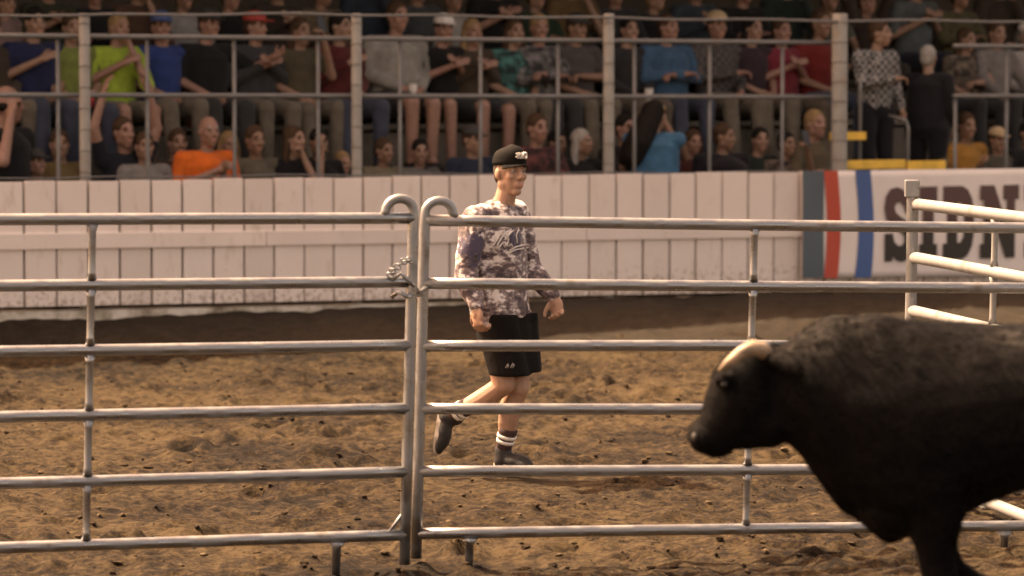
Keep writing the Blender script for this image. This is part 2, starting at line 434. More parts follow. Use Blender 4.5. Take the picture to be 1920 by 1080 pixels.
# slab letters: outlines in a unit cell, holes listed after the outline
LET = {
 'S': [[(.06,.0),(.06,.38),(.30,.38),(.34,.27),(.46,.21),(.58,.21),(.66,.27),(.64,.35),(.50,.42),(.26,.49),(.10,.58),(.05,.72),(.10,.88),(.24,.98),(.44,1.0),(.58,.97),(.68,.92),(.70,1.0),(.93,1.0),(.93,.64),(.69,.64),(.65,.74),(.53,.80),(.42,.79),(.35,.74),(.37,.67),(.50,.61),(.74,.54),(.91,.44),(.97,.30),(.92,.13),(.77,.02),(.55,-.01),(.40,.02),(.30,.08),(.28,.0)]],
 'I': [[(0,0),(1,0),(1,.22),(.80,.22),(.80,.78),(1,.78),(1,1),(0,1),(0,.78),(.20,.78),(.20,.22),(0,.22)]],
 'D': [[(0,0),(.62,0),(.80,.05),(.94,.18),(1,.36),(1,.64),(.94,.82),(.80,.95),(.62,1),(0,1),(0,.78),(.13,.78),(.13,.22),(0,.22)],[(.46,.23),(.46,.77),(.57,.77),(.66,.70),(.69,.58),(.69,.42),(.66,.30),(.57,.23)]],
 'N': [[(0,0),(.40,0),(.40,.20),(.31,.20),(.31,.58),(.66,0),(.90,0),(.90,.80),(1,.80),(1,1),(.60,1),(.60,.80),(.69,.80),(.69,.46),(.36,1),(0,1),(0,.80),(.10,.80),(.10,.20),(0,.20)]],
 'E': [[(0,0),(1,0),(1,.36),(.76,.36),(.74,.22),(.44,.22),(.44,.40),(.70,.40),(.70,.60),(.44,.60),(.44,.78),(.74,.78),(.76,.64),(1,.64),(1,1),(0,1),(0,.78),(.14,.78),(.14,.22),(0,.22)]],
 'Y': [[(.26,0),(.76,0),(.76,.20),(.65,.20),(.65,.40),(.90,.80),(1,.80),(1,1),(.58,1),(.58,.80),(.64,.80),(.51,.58),(.38,.80),(.44,.80),(.44,1),(0,1),(0,.80),(.10,.80),(.36,.40),(.36,.20),(.26,.20)]],
}
letter_pos = [('S', 1655, 1718), ('I', 1724, 1757), ('D', 1768, 1826), ('N', 1838, 1910), ('E', 1921, 1979), ('Y', 1986, 2054)]
zl0, zl1 = zb_px(1750, 487), zb_px(1750, 349)
bm = bmesh.new()
for ch, l, r in letter_pos:
    cu = bpy.data.curves.new("lettering", 'CURVE'); cu.dimensions = '2D'; cu.fill_mode = 'FRONT'; cu.extrude = 0.001
    for pts in LET[ch]:
        sp = cu.splines.new('POLY'); sp.points.add(len(pts) - 1); sp.use_cyclic_u = True
        for q, (a, b) in zip(sp.points, pts): q.co = (a, b, 0, 1)
    o = bpy.data.objects.new("lettering", cu); COL.objects.link(o)
    m_ = bpy.data.meshes.new_from_object(o.evaluated_get(bpy.context.evaluated_depsgraph_get()))
    s0_, s1_ = wpx(l), wpx(r)
    tmp = bmesh.new(); tmp.from_mesh(m_)
    for v in tmp.verts:
        s = s0_ + (s1_ - s0_) * v.co.x; p = WA + WU * s + WN * (0.062 + v.co.z)
        v.co = (p.x, p.y, zl0 + (zl1 - zl0) * v.co.y)
    tmp.to_mesh(m_); tmp.free(); bm.from_mesh(m_)
    bpy.data.objects.remove(o); bpy.data.meshes.remove(m_)
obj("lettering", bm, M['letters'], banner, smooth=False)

# ------------------------------------------------------------------ grandstand: platforms, benches, added unseen roof
stand = empty("grandstand", WA - WN * 1.0); tag(stand, "stepped bench grandstand in the dark behind the plank wall", "grandstand")
PLAT = {1: 0.36, 2: 1.26, 3: 1.64, 4: 2.2}
ROWD = {1: 0.95, 2: 1.85, 3: 2.65, 4: 3.45}
sA, sB = S0 - 5, S1 + 13
c_ = lambda z: (lambda s: z)
def standbox(nm, d0, d1, z0, z1, m):
    bm = bmesh.new(); wallbox(bm, sA, sB, c_(z0), c_(z1), d0, d1); return obj(nm, bm, m, stand, smooth=False)
standbox("platform", 0.28, 1.48, -0.1, PLAT[1], M['darkwood'])
for r in (2, 3, 4):
    d = ROWD[r]
    standbox("footboard", d - 0.62, d - 0.18, PLAT[r] - 0.05, PLAT[r] - 0.005, M['bench'])
    standbox("riser", d - 0.17, d - 0.15, PLAT[r] - 0.5, PLAT[r] + 0.35, M['riser'])
for r in (1, 2, 3, 4):
    d = ROWD[r]; standbox("seat_plank", d - 0.14, d + 0.16, PLAT[r] + 0.385, PLAT[r] + 0.43, M['bench'])
standbox("dark_backdrop", 5.2, 5.3, 0, 5.3, M['darkwood'])  # added to darken the space behind the benches
SHADE_D, SHADE_H = 0.8, 4.1  # roof and fascia added out of view to keep light off the crowd
standbox("shade_roof", SHADE_D, 9.0, SHADE_H, SHADE_H + 0.12, M['shade_roof'])
standbox("shade_fascia", SHADE_D - 0.05, SHADE_D - 0.003, SHADE_H - 0.25, SHADE_H + 0.15, M['shade_roof'])

# ------------------------------------------------------------------ fences in front of the crowd
fence = empty("cable_fence", WA - WN * 0.12); tag(fence, "row of stout pale posts carrying a top cable behind the plank wall", "fence")
for px, w in ((-370, 22), (160, 21), (669, 20), (1141, 21), (1573, 30), (2010, 22)):
    p = on_line(px, 0.13); r = w / 2 * p.y / F
    ztp = P(px, 30, p.y).z
    bm = bmesh.new(); tube(bm, [(p.x, p.y, 0.0), (p.x, p.y, ztp + 0.02)], [r * 1.03, r * 0.97], 18)
    po = obj("post", bm, M['post'], fence); bev(po, 0.01, 2)
    for z in np.linspace(1.36, ztp - 0.06, 8):
        pts = [(p.x + (r + 0.002) * math.cos(a), p.y + (r + 0.002) * math.sin(a), z + 0.004 * math.sin(3 * a)) for a in np.linspace(0, 2 * math.pi, 19)]
        bm = bmesh.new(); tube(bm, pts, 0.0028, 5); obj("wire_tie", bm, M['wire'], po, world=False)
for nm, pys, rad in (("top_cable", ((-400, 20), (0, 29), (560, 26), (1000, 32), (1450, 38), (1920, 40), (2100, 40)), 0.011), ("bottom_cable", ((-400, 336), (0, 334), (600, 328), (1200, 324), (1520, 322)), 0.006)):
    pts = []
    for i in range(len(pys) - 1):
        for q in range(8):
            t = q / 8; px = pys[i][0] * (1 - t) + pys[i + 1][0] * t; py = pys[i][1] * (1 - t) + pys[i + 1][1] * t
            b_ = on_line(px, 0.09 if nm == "top_cable" else 0.06); pts.append(P(px, py + 1.5 * math.sin(px * 0.021), b_.y))
    bm = bmesh.new(); tube(bm, pts, rad, 8); obj(nm, bm, M['railing'], fence)

def railing(label, x0, x1, upts, rails, group="pipe railings of the grandstand"):
    rl = empty("pipe_railing", on_line(x0, 0.24)); tag(rl, label, "railing", group)
    for pa, pb in rails:
        bm = bmesh.new(); n = 12
        pts = [P(x0 + (x1 - x0) * i / n, pa + (pb - pa) * i / n, on_line(x0 + (x1 - x0) * i / n, 0.24).y) for i in range(n + 1)]
        tube(bm, pts, 0.021, 10); obj("rail", bm, M['railing'], rl)
    for px, py in upts:
        p = on_line(px, 0.26); q = P(px, py, p.y)
        bm = bmesh.new(); tube(bm, [(p.x, p.y, 0.36), (p.x, p.y, q.z)], 0.017, 10); obj("upright", bm, M['railing'], rl)
railing("two-rail galvanised pipe railing in front of the seated crowd", -60, 1556,
        [(px, 75) for px in (-50, 110, 277, 440, 597, 750, 901, 1046, 1189, 1330, 1466)], [(66, 80), (178, 182)])
railing("short section of pipe railing right of the entry gap", 1788, 2080, [(1790, 182), (1886, 90), (1985, 90)], [(180, 180), (86, 88)])
tr = empty("handrail", on_line(1612, 0.24)); tag(tr, "curved steel handrails flanking the entry steps beside the thick post", "handrail")
for px, lean in ((1612, 0), (1702, -1)):
    p = on_line(px, 0.5); z1 = P(px, 152 if lean == 0 else 222, p.y).z
    pts = [Vector((p.x, p.y, 0.4)), Vector((p.x, p.y, z1 - 0.08))]
    if lean: pts += [Vector((p.x - 0.02, p.y, z1 - 0.02)), Vector((p.x - 0.08, p.y, z1)), Vector((p.x - 0.16, p.y + 0.1, z1 + 0.02))]
    else: pts += [Vector((p.x, p.y, z1))]
    bm = bmesh.new(); tube(bm, pts, 0.017, 10); obj("rail", bm, M['railing'], tr)
yb = empty("barrier", on_line(1675, 0.3)); tag(yb, "yellow painted barrier boards above the wall right of the thick post", "barrier")
for x0, x1, y0, y1, d in ((1578, 1696, 301, 318, 0.20), (1700, 1772, 302, 319, 0.20), (1556, 1622, 248, 263, 0.42)):
    a, b = on_line(x0, d), on_line(x1, d); za, zb = P(x0, y1, a.y).z, P(x0, y0, a.y).z
    bm = bmesh.new(); box(bm, ((a + b) / 2) + Vector((0, 0, (za + zb) / 2)), ((b - a).length, 0.03, zb - za), Matrix.Rotation(WANG, 3, 'Z'))
    bev(obj("board", bm, M['yellow'], yb, smooth=False), 0.004)
for px in (1580, 1770):
    p = on_line(px, 0.245); bm = bmesh.new(); box(bm, (p.x, p.y, 0.86), (0.05, 0.05, 1.0), Matrix.Rotation(WANG, 3, 'Z')); obj("post", bm, M['darkwood'], yb, smooth=False)

# ------------------------------------------------------------------ livestock panels
LEAN = 0.027
def panel(label, A, B, hooped_end, feet, braces, rails=None, mats=None, rad=0.0248, group="tubular livestock panels", zlow=(0.18, 0.18), ztops=(1.55, 1.55), lean=LEAN, hoop=True, ends=(True, True)):
    """A, B: plan points of the two ends; z of the lowest and top rail at each end"""
    m = mats or M['galv']
    A = Vector((A[0], A[1], 0)); B = Vector((B[0], B[1], 0)); U = (B - A); L = U.length; U.normalize(); NN = Vector((U.y, -U.x, 0))
    root = empty("livestock_panel", (A + B) / 2); tag(root, label, "livestock panel", group)
    def at(t, h, off=0.0): return A.lerp(B, t) + Vector((0, 0, h)) + Vector((1, 0, 0)) * lean * (h - 0.8) + NN * off
    def hz(i, t): 
        lo = zlow[0] + (zlow[1] - zlow[0]) * t; hi = ztops[0] + (ztops[1] - ztops[0]) * t
        return lo + (hi - lo) * i / 5
    rr = random.Random(int(A.x * 100) + 17)
    for i in range(6):
        bm = bmesh.new(); n = 14; b1 = rr.uniform(-.006, .006)
        pts = [at(q / n, hz(i, q / n) + b1 * math.sin(math.pi * q / n)) for q in range(n + 1)]
        tube(bm, pts, rad, 16, flat=None); obj("rail", bm, m, root)
    for t, present in ((0, ends[0]), (1, ends[1])):
        if not present: continue
        sgn = 1 if t == 0 else -1
        top = hz(5, t)
        pts = [at(t, 0.05), at(t, 0.5), at(t, top - 0.02)]
        if hoop:
            w = 0.062
            for a in np.linspace(0, math.pi, 11):
                pts.append(at(t, top + 0.03 + 0.055 * math.sin(a)) + U * sgn * w * (1 - math.cos(a)))
            pts.append(at(t, top + 0.005) + U * sgn * w * 2.15)
        else: pts.append(at(t, top + 0.03))
        nb = len(pts); bm = bmesh.new(); tube(bm, pts, [rad * (.96 if i < 3 else .84) for i in range(nb)], 16); obj("end_post", bm, m, root)
        if hoop and t == 1:                             # foot gusset
            bm = bmesh.new(); tube(bm, [at(t, 0.29), at(t, 0.19) + U * sgn * 0.075], 0.0075, 8); obj("gusset", bm, m, root)
    for t in braces:
        for i in range(5):
            bm = bmesh.new()
            za, zb = hz(i, t) + rad * 0.9, hz(i + 1, t) - rad * 0.9
            tube(bm, [at(t, za), at(t, za + 0.03), at(t, zb - 0.03), at(t, zb)], [0.022, 0.016, 0.016, 0.024], 12)
            obj("brace", bm, m, root)
    for t in feet:
        bm = bmesh.new(); z = hz(0, t)
        tube(bm, [at(t, z - rad * .9), at(t, z - 0.045), at(t, 0.012)], [0.038, 0.020, 0.018], 12)
        obj("foot", bm, m, root)
    return root
def plan(px, Y): return ((px - 960) / F * Y, Y)
def zpx(px, py, Y): return P(px, py, Y).z
# near panels, joined in the middle of the picture
LA, LB = plan(-470, 15.2), plan(766, 16.02)
def tpar(px, A, B): # parameter along the panel for a photo column
    k = (px - 960) / F; return (k * A[1] - A[0]) / ((B[0] - A[0]) - k * (B[1] - A[1]))
z_at0 = lambda py: zpx(0, py, LA[1] + (LB[1] - LA[1]) * tpar(0, LA, LB)); t0 = tpar(0, LA, LB)
zl_b, zt_b = zpx(766, 1003, LB[1]), zpx(766, 409, LB[1])
ex = lambda z0, z1: z1 + (z0 - z1) / (1 - t0)
panel("galvanised six-rail panel on the left, its hooped end chained at the middle", LA, LB, 1,
      [tpar(637, LA, LB), tpar(-300, LA, LB)], [tpar(164, LA, LB)], zlow=(ex(z_at0(1027), zl_b), zl_b), ztops=(ex(z_at0(412), zt_b), zt_b))
RA, RB = plan(788, 16.22), plan(2360, 17.2)
t1 = tpar(1920, RA, RB); y1920 = RA[1] + (RB[1] - RA[1]) * t1
zl_a, zt_a = zpx(788, 1001, RA[1]), zpx(788, 413, RA[1])
ex2 = lambda z1, z0: z0 + (z1 - z0) / t1
panel("galvanised six-rail panel on the right, standing behind the black bull", RA, RB, 0,
      [tpar(888, RA, RB), tpar(1897, RA, RB)], [tpar(1408, RA, RB)], zlow=(zl_a, ex2(zpx(1920, 988, y1920), zl_a)), ztops=(zt_a, ex2(zpx(1920, 426, y1920), zt_a)))
# pale panel at the right, running towards the viewer
QA, QB = plan(1708, 19.4), plan(2460, 15.2)
tq = tpar(1920, QA, QB); yq = QA[1] + (QB[1] - QA[1]) * tq
za_t, za_b = zpx(1708, 382, 19.4), zpx(1708, 880, 19.4)
zb_t, zb_b = zpx(1920, 409, yq), zpx(1920, 962, yq)
exq = lambda z1, z0: z0 + (z1 - z0) / tq
panel("pale six-rail panel beside the banner, sloping down towards the right edge", QA, QB, 0,
      [tpar(1860, QA, QB)], [tpar(1862, QA, QB)], mats=M['pale'], rad=0.030, zlow=(za_b, exq(zb_b, za_b)), ztops=(za_t, exq(zb_t, za_t)), lean=0.02, hoop=False)
bm = bmesh.new(); c = P(1710, 350, 19.38); box(bm, c + Vector((0, 0, -0.01)), (0.075, 0.06, 0.09)); tube(bm, [c + Vector((0, 0, -1.5)), c + Vector((0, 0, -0.05))], 0.028, 14)
pz = obj("gate_post", bm, M['galv'], smooth=False); tag(pz, "short square-capped steel post at the far end of the pale panel", "post"); bev(pz, 0.006)
# chain latch
ch = empty("chain_latch", P(748, 505, 15.98)); tag(ch, "bright steel chain latch hooked over the second rail by the hooped posts", "latch")
pts = [P(x, y, 15.97) for x, y in ((768, 488), (757, 490), (745, 500), (736, 508), (731, 516))]
for i in range(9):
    t = i / 8; q = t * (len(pts) - 1); a = int(min(q, len(pts) - 2)); c = pts[a].lerp(pts[a + 1], q - a)
    bm = bmesh.new(); rot = Matrix.Rotation(R(90) * (i % 2), 3, 'X') @ Matrix.Rotation(R(35), 3, 'Y')
    ring = [c + rot @ Vector((0.0155 * math.cos(a_), 0, 0.010 * math.sin(a_))) for a_ in np.linspace(0, 2 * math.pi, 13)]
    tube(bm, ring, 0.0038, 6, cap=False); obj("link", bm, M['galv'], ch)
bm = bmesh.new(); tube(bm, [P(738, 523, 15.97), P(752, 512, 15.96), P(770, 530, 15.96), P(786, 548, 16.1), P(800, 540, 16.2)], 0.009, 8); obj("hook", bm, M['galv'], ch)
bm = bmesh.new(); tube(bm, [P(735, 556, 15.98), P(748, 548, 15.95), P(762, 556, 15.95), P(790, 552, 16.15)], 0.010, 8); obj("pin", bm, M['galv'], ch)

# ------------------------------------------------------------------ the bull (side on, walking left)
def fur_mat():
    m, nt, b = newmat("black_fur")
    n1 = noise_node(nt, 5, 5, 0.6); n2 = noise_node(nt, 90, 4, 0.7, stretch=(0.35, 1, 1))
    r1 = ramp(nt, n1.outputs["Fac"], [(0.3, (0.0042, 0.0038, 0.0040)), (0.7, (0.008, 0.007, 0.007))])
    tc = N(nt, "ShaderNodeTexCoord"); prev = None                # shine on the crest and the loin, painted as pale patches
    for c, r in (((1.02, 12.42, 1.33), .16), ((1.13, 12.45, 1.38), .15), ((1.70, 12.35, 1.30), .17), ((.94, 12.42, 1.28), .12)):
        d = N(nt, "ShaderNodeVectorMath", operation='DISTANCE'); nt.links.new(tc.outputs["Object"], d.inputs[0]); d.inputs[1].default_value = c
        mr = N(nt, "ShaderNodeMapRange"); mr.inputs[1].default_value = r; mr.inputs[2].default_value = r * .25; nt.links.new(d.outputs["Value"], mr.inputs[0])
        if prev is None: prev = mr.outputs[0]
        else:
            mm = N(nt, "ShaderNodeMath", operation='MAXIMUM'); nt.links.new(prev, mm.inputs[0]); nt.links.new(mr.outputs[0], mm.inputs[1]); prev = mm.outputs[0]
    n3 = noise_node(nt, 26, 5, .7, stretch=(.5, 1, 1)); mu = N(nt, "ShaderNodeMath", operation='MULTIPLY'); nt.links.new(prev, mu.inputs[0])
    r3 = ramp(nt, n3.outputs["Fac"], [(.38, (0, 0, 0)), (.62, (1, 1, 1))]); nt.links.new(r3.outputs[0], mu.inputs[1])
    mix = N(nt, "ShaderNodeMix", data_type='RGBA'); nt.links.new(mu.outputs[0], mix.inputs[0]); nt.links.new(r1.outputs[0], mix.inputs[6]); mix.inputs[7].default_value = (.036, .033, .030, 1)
    nt.links.new(mix.outputs[2], b.inputs["Base Color"]); b.inputs["Roughness"].default_value = 0.7
    b.inputs["Specular IOR Level"].default_value = 0.04; b.inputs["Sheen Weight"].default_value = 0.0; b.inputs["Sheen Roughness"].default_value = 0.4
    bp = N(nt, "ShaderNodeBump"); bp.inputs["Strength"].default_value = 0.5; bp.inputs["Distance"].default_value = 0.008
    nt.links.new(n2.outputs["Fac"], bp.inputs["Height"]); nt.links.new(bp.outputs[0], b.inputs["Normal"])
    return m
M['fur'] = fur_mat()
M['horn'] = mat("horn", (0.27, 0.205, 0.14), 0.45, var=0.5, scale=16, bump=.5, bscale=40)
M['hoof'] = mat("hoof", (0.03, 0.026, 0.022), 0.6)
M['glossy'] = mat("dark_eye", (0.008, 0.006, 0.005), 0.12, spec=0.6)
BY = 12.5
def bp_(x, y): return Vector(((x - 960) / 560.0, CAMH - (y - 123) / 560.0))      # bull side view, metres
bull = empty("bull", (1.75, BY, 0)); tag(bull, "stocky black bull with a short pale horn, head lowered, walking left", "bull")
bm = bmesh.new()
secs = []
for x, yt, yb, hw in ((1452, 652, 825, .12), (1480, 638, 835, .155), (1515, 610, 872, .19), (1560, 594, 915, .22), (1610, 589, 966, .26), (1660, 593, 994, .30), (1715, 598, 1002, .325), (1770, 601, 985, .335), (1830, 604, 956, .345), (1920, 607, 918, .355)):
    t, b = bp_(x, yt), bp_(x, yb)
    secs.append((Vector((t.x, BY, (t.y + b.y) / 2)), Vector((0, hw, 0)), Vector((0, 0, (t.y - b.y) / 2))))
for X, zt, zb, hw in ((1.95, 1.33, .79, .36), (2.2, 1.345, .80, .34), (2.45, 1.34, .84, .30), (2.62, 1.27, .92, .22), (2.70, 1.15, 1.0, .10)):
    secs.append((Vector((X, BY, (zt + zb) / 2)), Vector((0, hw, 0)), Vector((0, 0, (zt - zb) / 2))))
loft(bm, secs, 28)
# shoulder, haunch and crest masses
ball(bm, (1.36, BY - .17, .98), (.20, .15, .30)); ball(bm, (1.36, BY + .17, .98), (.20, .15, .30))
ball(bm, (1.15, BY, 1.23), (.22, .13, .115)); ball(bm, (1.30, BY, .72), (.16, .2, .10))
ball(bm, (2.42, BY - .18, 1.02), (.25, .15, .30)); ball(bm, (2.42, BY + .18, 1.02), (.25, .15, .30))
# head
def hp(x, y, dy=0): q = bp_(x, y); return Vector((q.x, BY + dy, q.y))
hs = []
for (x0, y0), (x1, y1), hw in (((1395, 648), (1470, 700), .10), ((1352, 678), (1470, 762), .125), ((1334, 716), (1450, 806), .125), ((1322, 756), (1420, 828), .105), ((1308, 796), (1378, 842), .082), ((1300, 814), (1356, 850), .078), ((1303, 832), (1340, 852), .055)):
    a, b = hp(x0, y0), hp(x1, y1); hs.append(((a + b) / 2, Vector((0, hw, 0)), (a - b) / 2))
loft(bm, hs, 24)
ball(bm, hp(1320, 820), (.050, .088, .056)); ball(bm, hp(1440, 790), (.10, .11, .09)); ball(bm, hp(1345, 841), (.05, .065, .032)); ball(bm, hp(1400, 815), (.09, .09, .05))
ball(bm, hp(1425, 668), (.06, .10, .05))
for sd in (-1, 1):
    ball(bm, hp(1354, 709, sd * .102), (.032, .026, .018)); ball(bm, hp(1305, 815, sd * .05), (.02, .025, .02))
    tube(bm, [hp(1442, 672, sd * .10), hp(1462, 668, sd * .17), hp(1484, 680, sd * .235), hp(1496, 694, sd * .265)], [.026, .034, .028, .008], 10)
chain(bm, [Vector((1.02, BY, .90)), Vector((1.14, BY, .76)), Vector((1.27, BY, .655))], [.05, .06, .06])     # dewlap
# legs: near front leg carries, far front leg lifted
def leg(pts, rs): chain(bm, [Vector(p) for p in pts], rs, 14)
leg([(1.40, BY - .16, .86), (1.405, BY - .15, .66), (1.415, BY - .145, .56), (1.43, BY - .145, .46), (1.44, BY - .145, .27), (1.44, BY - .145, .14), (1.415, BY - .145, .04)], [.15, .083, .062, .056, .040, .046, .052])
leg([(1.40, BY + .16, .86), (1.42, BY + .15, .64), (1.48, BY + .145, .485), (1.60, BY + .145, .42), (1.70, BY + .145, .36), (1.745, BY + .145, .28)], [.14, .078, .056, .042, .044, .046])
for sd, dx in ((-1, .10), (1, -.12)):
    leg([(2.40 + dx * .3, BY + sd * .17, .85), (2.30 + dx, BY + sd * .18, .70), (2.52 + dx, BY + sd * .17, .46), (2.50 + dx, BY + sd * .17, .15), (2.45 + dx, BY + sd * .17, .04)], [.19, .12, .055, .044, .054])
chain(bm, [Vector((2.66, BY, 1.24)), Vector((2.74, BY, 1.05)), Vector((2.75, BY, .62)), Vector((2.75, BY, .45))], [.035, .022, .018, .04])
ball(bm, (2.02, BY, .78), (.10, .05, .07))
bm_ = remesh(bm, 0.011, 4)
nrm_ = [v.normal.copy() for v in bm_.vertices]
for v, vn in zip(bm_.vertices, nrm_):                                        # skin folds on neck and shoulder, muscle
    p = v.co; k = math.exp(-((p.x - 1.08) / .22) ** 2)
    v.co += vn * (.006 * k * math.sin(38 * (p.x + .35 * p.z) + 3 * mnoise.noise(p * 4)) + .009 * mnoise.noise(p * 5) + .003 * mnoise.noise(p * 16))
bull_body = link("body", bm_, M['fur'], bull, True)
nvt = len(bm_.polygons); cen = np.empty(nvt * 3); nor = np.empty(nvt * 3); bm_.polygons.foreach_get("center", cen); bm_.polygons.foreach_get("normal", nor)
cen = cen.reshape(-1, 3); nor = nor.reshape(-1, 3); rg = np.random.RandomState(9)
pick = rg.randint(0, nvt, 90000); c = cen[pick] + rg.uniform(-.006, .006, (len(pick), 3)); n_ = nor[pick]
keep = c[:, 2] > .35; c = c[keep]; n_ = n_[keep]
flow = np.array([1.0, 0, -.45]) + rg.normal(0, .38, c.shape); flow -= n_ * (flow * n_).sum(1)[:, None]; flow /= np.linalg.norm(flow, axis=1)[:, None] + 1e-9
crest = np.clip((c[:, 2] - 1.12) / .2, 0, 1) * np.clip((1.5 - c[:, 0]) / .3, 0, 1)
ln = (.010 + .012 * rg.rand(len(c)) + .016 * crest * rg.rand(len(c)))[:, None]; sd_ = np.cross(n_, flow) * (.0011 + .0006 * rg.rand(len(c)))[:, None]
tip = c + flow * ln + n_ * ln * rg.uniform(.15, .55, (len(c), 1)); V3 = np.stack([c - sd_ - n_ * .002, c + sd_ - n_ * .002, tip], 1).reshape(-1, 3).astype(np.float32)
hm = bpy.data.meshes.new("coat_hair"); hm.vertices.add(len(V3)); hm.vertices.foreach_set("co", V3.ravel()); hm.loops.add(len(V3)); hm.loops.foreach_set("vertex_index", np.arange(len(V3), dtype=np.int32))
hm.polygons.add(len(c)); hm.polygons.foreach_set("loop_start", np.arange(0, len(V3), 3, dtype=np.int32)); hm.update()
M['coat'] = mat('coat_hair', (.0020, .0018, .0018), .85, var=.4, scale=6, spec=.03)
tag(link("coat_hair", hm, M['coat'], bull, True), kind="stuff")
for sd in (-1, 1):
    bm = bmesh.new()
    if sd < 0: tube(bm, [hp(1436, 664, -.07), hp(1426, 652, -.10), hp(1408, 647, -.118), hp(1386, 657, -.125), hp(1362, 676, -.12), hp(1346, 691, -.11)], [.028, .029, .027, .022, .015, .006], 16)
    else: tube(bm, [hp(1436, 670, .07), hp(1428, 664, .10), hp(1412, 664, .115), hp(1394, 676, .115)], [.026, .025, .020, .008], 16)
    obj("horn", bm, M['horn'], bull)
    bm = bmesh.new(); ball(bm, hp(1356, 716, sd * .118), .0145); obj("eye", bm, M['glossy'], bull)
    bm = bmesh.new(); ball(bm, hp(1303, 818, sd * .062), (.012, .012, .016)); obj("nostril", bm, M['hoof'], bull)
for p in ((1.395, BY - .145, .035), (2.54, BY - .17, .035), (2.32, BY + .17, .035)):
    bm = bmesh.new(); tube(bm, [(p[0], p[1], ground_z(p[0], p[1]) - .004), (p[0] + .01, p[1], .075)], [.066, .052], 16); obj("hoof", bm, M['hoof'], bull, smooth=False)
bm = bmesh.new(); tube(bm, [(1.74, BY + .145, .29), (1.775, BY + .145, .215)], [.050, .062], 16); obj("hoof", bm, M['hoof'], bull, smooth=False)

# ------------------------------------------------------------------ people: shared pieces
def skin_mat(name, col):
    m, nt, b = newmat(name)
    nz = noise_node(nt, 30, 4)
    r1 = ramp(nt, nz.outputs["Fac"], [(0.3, tuple(c * .86 for c in col)), (0.7, tuple(min(1, c * 1.1) for c in col))])
    nt.links.new(r1.outputs[0], b.inputs["Base Color"]); b.inputs["Roughness"].default_value = 0.5
    b.inputs["Subsurface Weight"].default_value = 0.12; b.inputs["Subsurface Radius"].default_value = (0.012, 0.005, 0.003); b.inputs["Subsurface Scale"].default_value = 0.6
    return m
M['skin'] = skin_mat("skin", (0.36, 0.215, 0.145)); M['skin_tan'] = skin_mat("tanned_skin", (0.23, 0.135, 0.09)); M['skin_pink'] = skin_mat("pink_skin", (0.28, 0.16, 0.118)); M['skin_fair'] = skin_mat("fair_skin", (0.27, 0.165, 0.115))  # the last three are darkened to stand in for dim light on the crowd
M['lip'] = mat("lips", (0.40, 0.21, 0.155), 0.5); M['brow'] = mat("brows", (0.07, 0.045, 0.03), 0.8); M['eyes'] = mat('shaded_eyes', (.12, .075, .05), .6); M['eyew'] = mat("eye_white", (0.30, 0.27, 0.24), 0.3)

def frame_of(fwd, tilt=0.0):
    f = Vector(fwd).normalized(); l = Vector((0, 0, 1)).cross(f).normalized()     # l = the person's own left
    u = f.cross(l).normalized()
    return f, l, u

def head(bm, C, fr, s=1.0, detail=1):
    f, l, u = fr; C = Vector(C)
    rot = Matrix((l, f, u)).transposed()
    q = lambda a, b, c: C + (f * a + l * b + u * c) * s            # forward, left, up
    B = lambda c, r: ball(bm, q(*c), Vector(r) * s, rot)           # radii: left, forward, up
    B((-.012, 0, .022), (.076, .097, .098)); B((.03, 0, -.035), (.060, .062, .088)); B((.064, 0, -.102), (.028, .026, .024))
    for sd in (-1, 1):
        B((.0, sd * .047, -.065), (.024, .040, .032)); B((.060, sd * .036, -.022), (.027, .026, .026))
        B((-.008, sd * .077, -.010), (.011, .024, .032))
        B((.104, sd * .012, -.030), (.010, .013, .009))
    limb(bm, q(.088, 0, .022), q(.112, 0, -.024), .011 * s, .014 * s, 8)
    limb(bm, q(.080, .038, .030), q(.080, -.038, .030), .014 * s, .014 * s, 8)
    limb(bm, q(.090, .020, -.060), q(.090, -.020, -.060), .009 * s, .009 * s, 8); limb(bm, q(.088, .017, -.072), q(.088, -.017, -.072), .009 * s, .009 * s, 8)
    return q

def hand(bm, W, d, nrm, curl, side, s=1.0):
    """W wrist, d direction of the hand, nrm palm normal, side +1 if the thumb lies along d x nrm; five fingers"""
    d = Vector(d).normalized(); nrm = Vector(nrm); nrm = (nrm - d * nrm.dot(d)).normalized(); a = d.cross(nrm) * side
    W = Vector(W)
    rot = Matrix((a, d, nrm)).transposed()
    ball(bm, W + d * .048 * s, Vector((.042, .052, .016)) * s, rot)
    limb(bm, W, W + d * .04 * s, .024 * s, .024 * s, 8)
    for k, (off, L) in enumerate(((.030, .070), (.010, .080), (-.010, .074), (-.029, .058))):
        p = W + (d * .088 + a * off) * s; ang = 0.25 * curl; dd = d.copy(); pts = [p]
        for j, fr in enumerate((.45, .32, .25)):
            ang += curl * (0.75 + .12 * k * .3); dd = d * math.cos(ang) + nrm * math.sin(ang)
            pts.append(pts[-1] + dd * L * fr * s)
        chain(bm, pts, [.0098 * s, .0090 * s, .0082 * s, .0072 * s], 8)
    t0 = W + (d * .030 + a * .034) * s
    t1 = t0 + (d * .030 + a * .026 + nrm * .012) * s; t2 = t1 + (d * .030 + a * .004 + nrm * .016) * s
    chain(bm, [t0, t1, t2], [.013 * s, .011 * s, .0085 * s], 8)

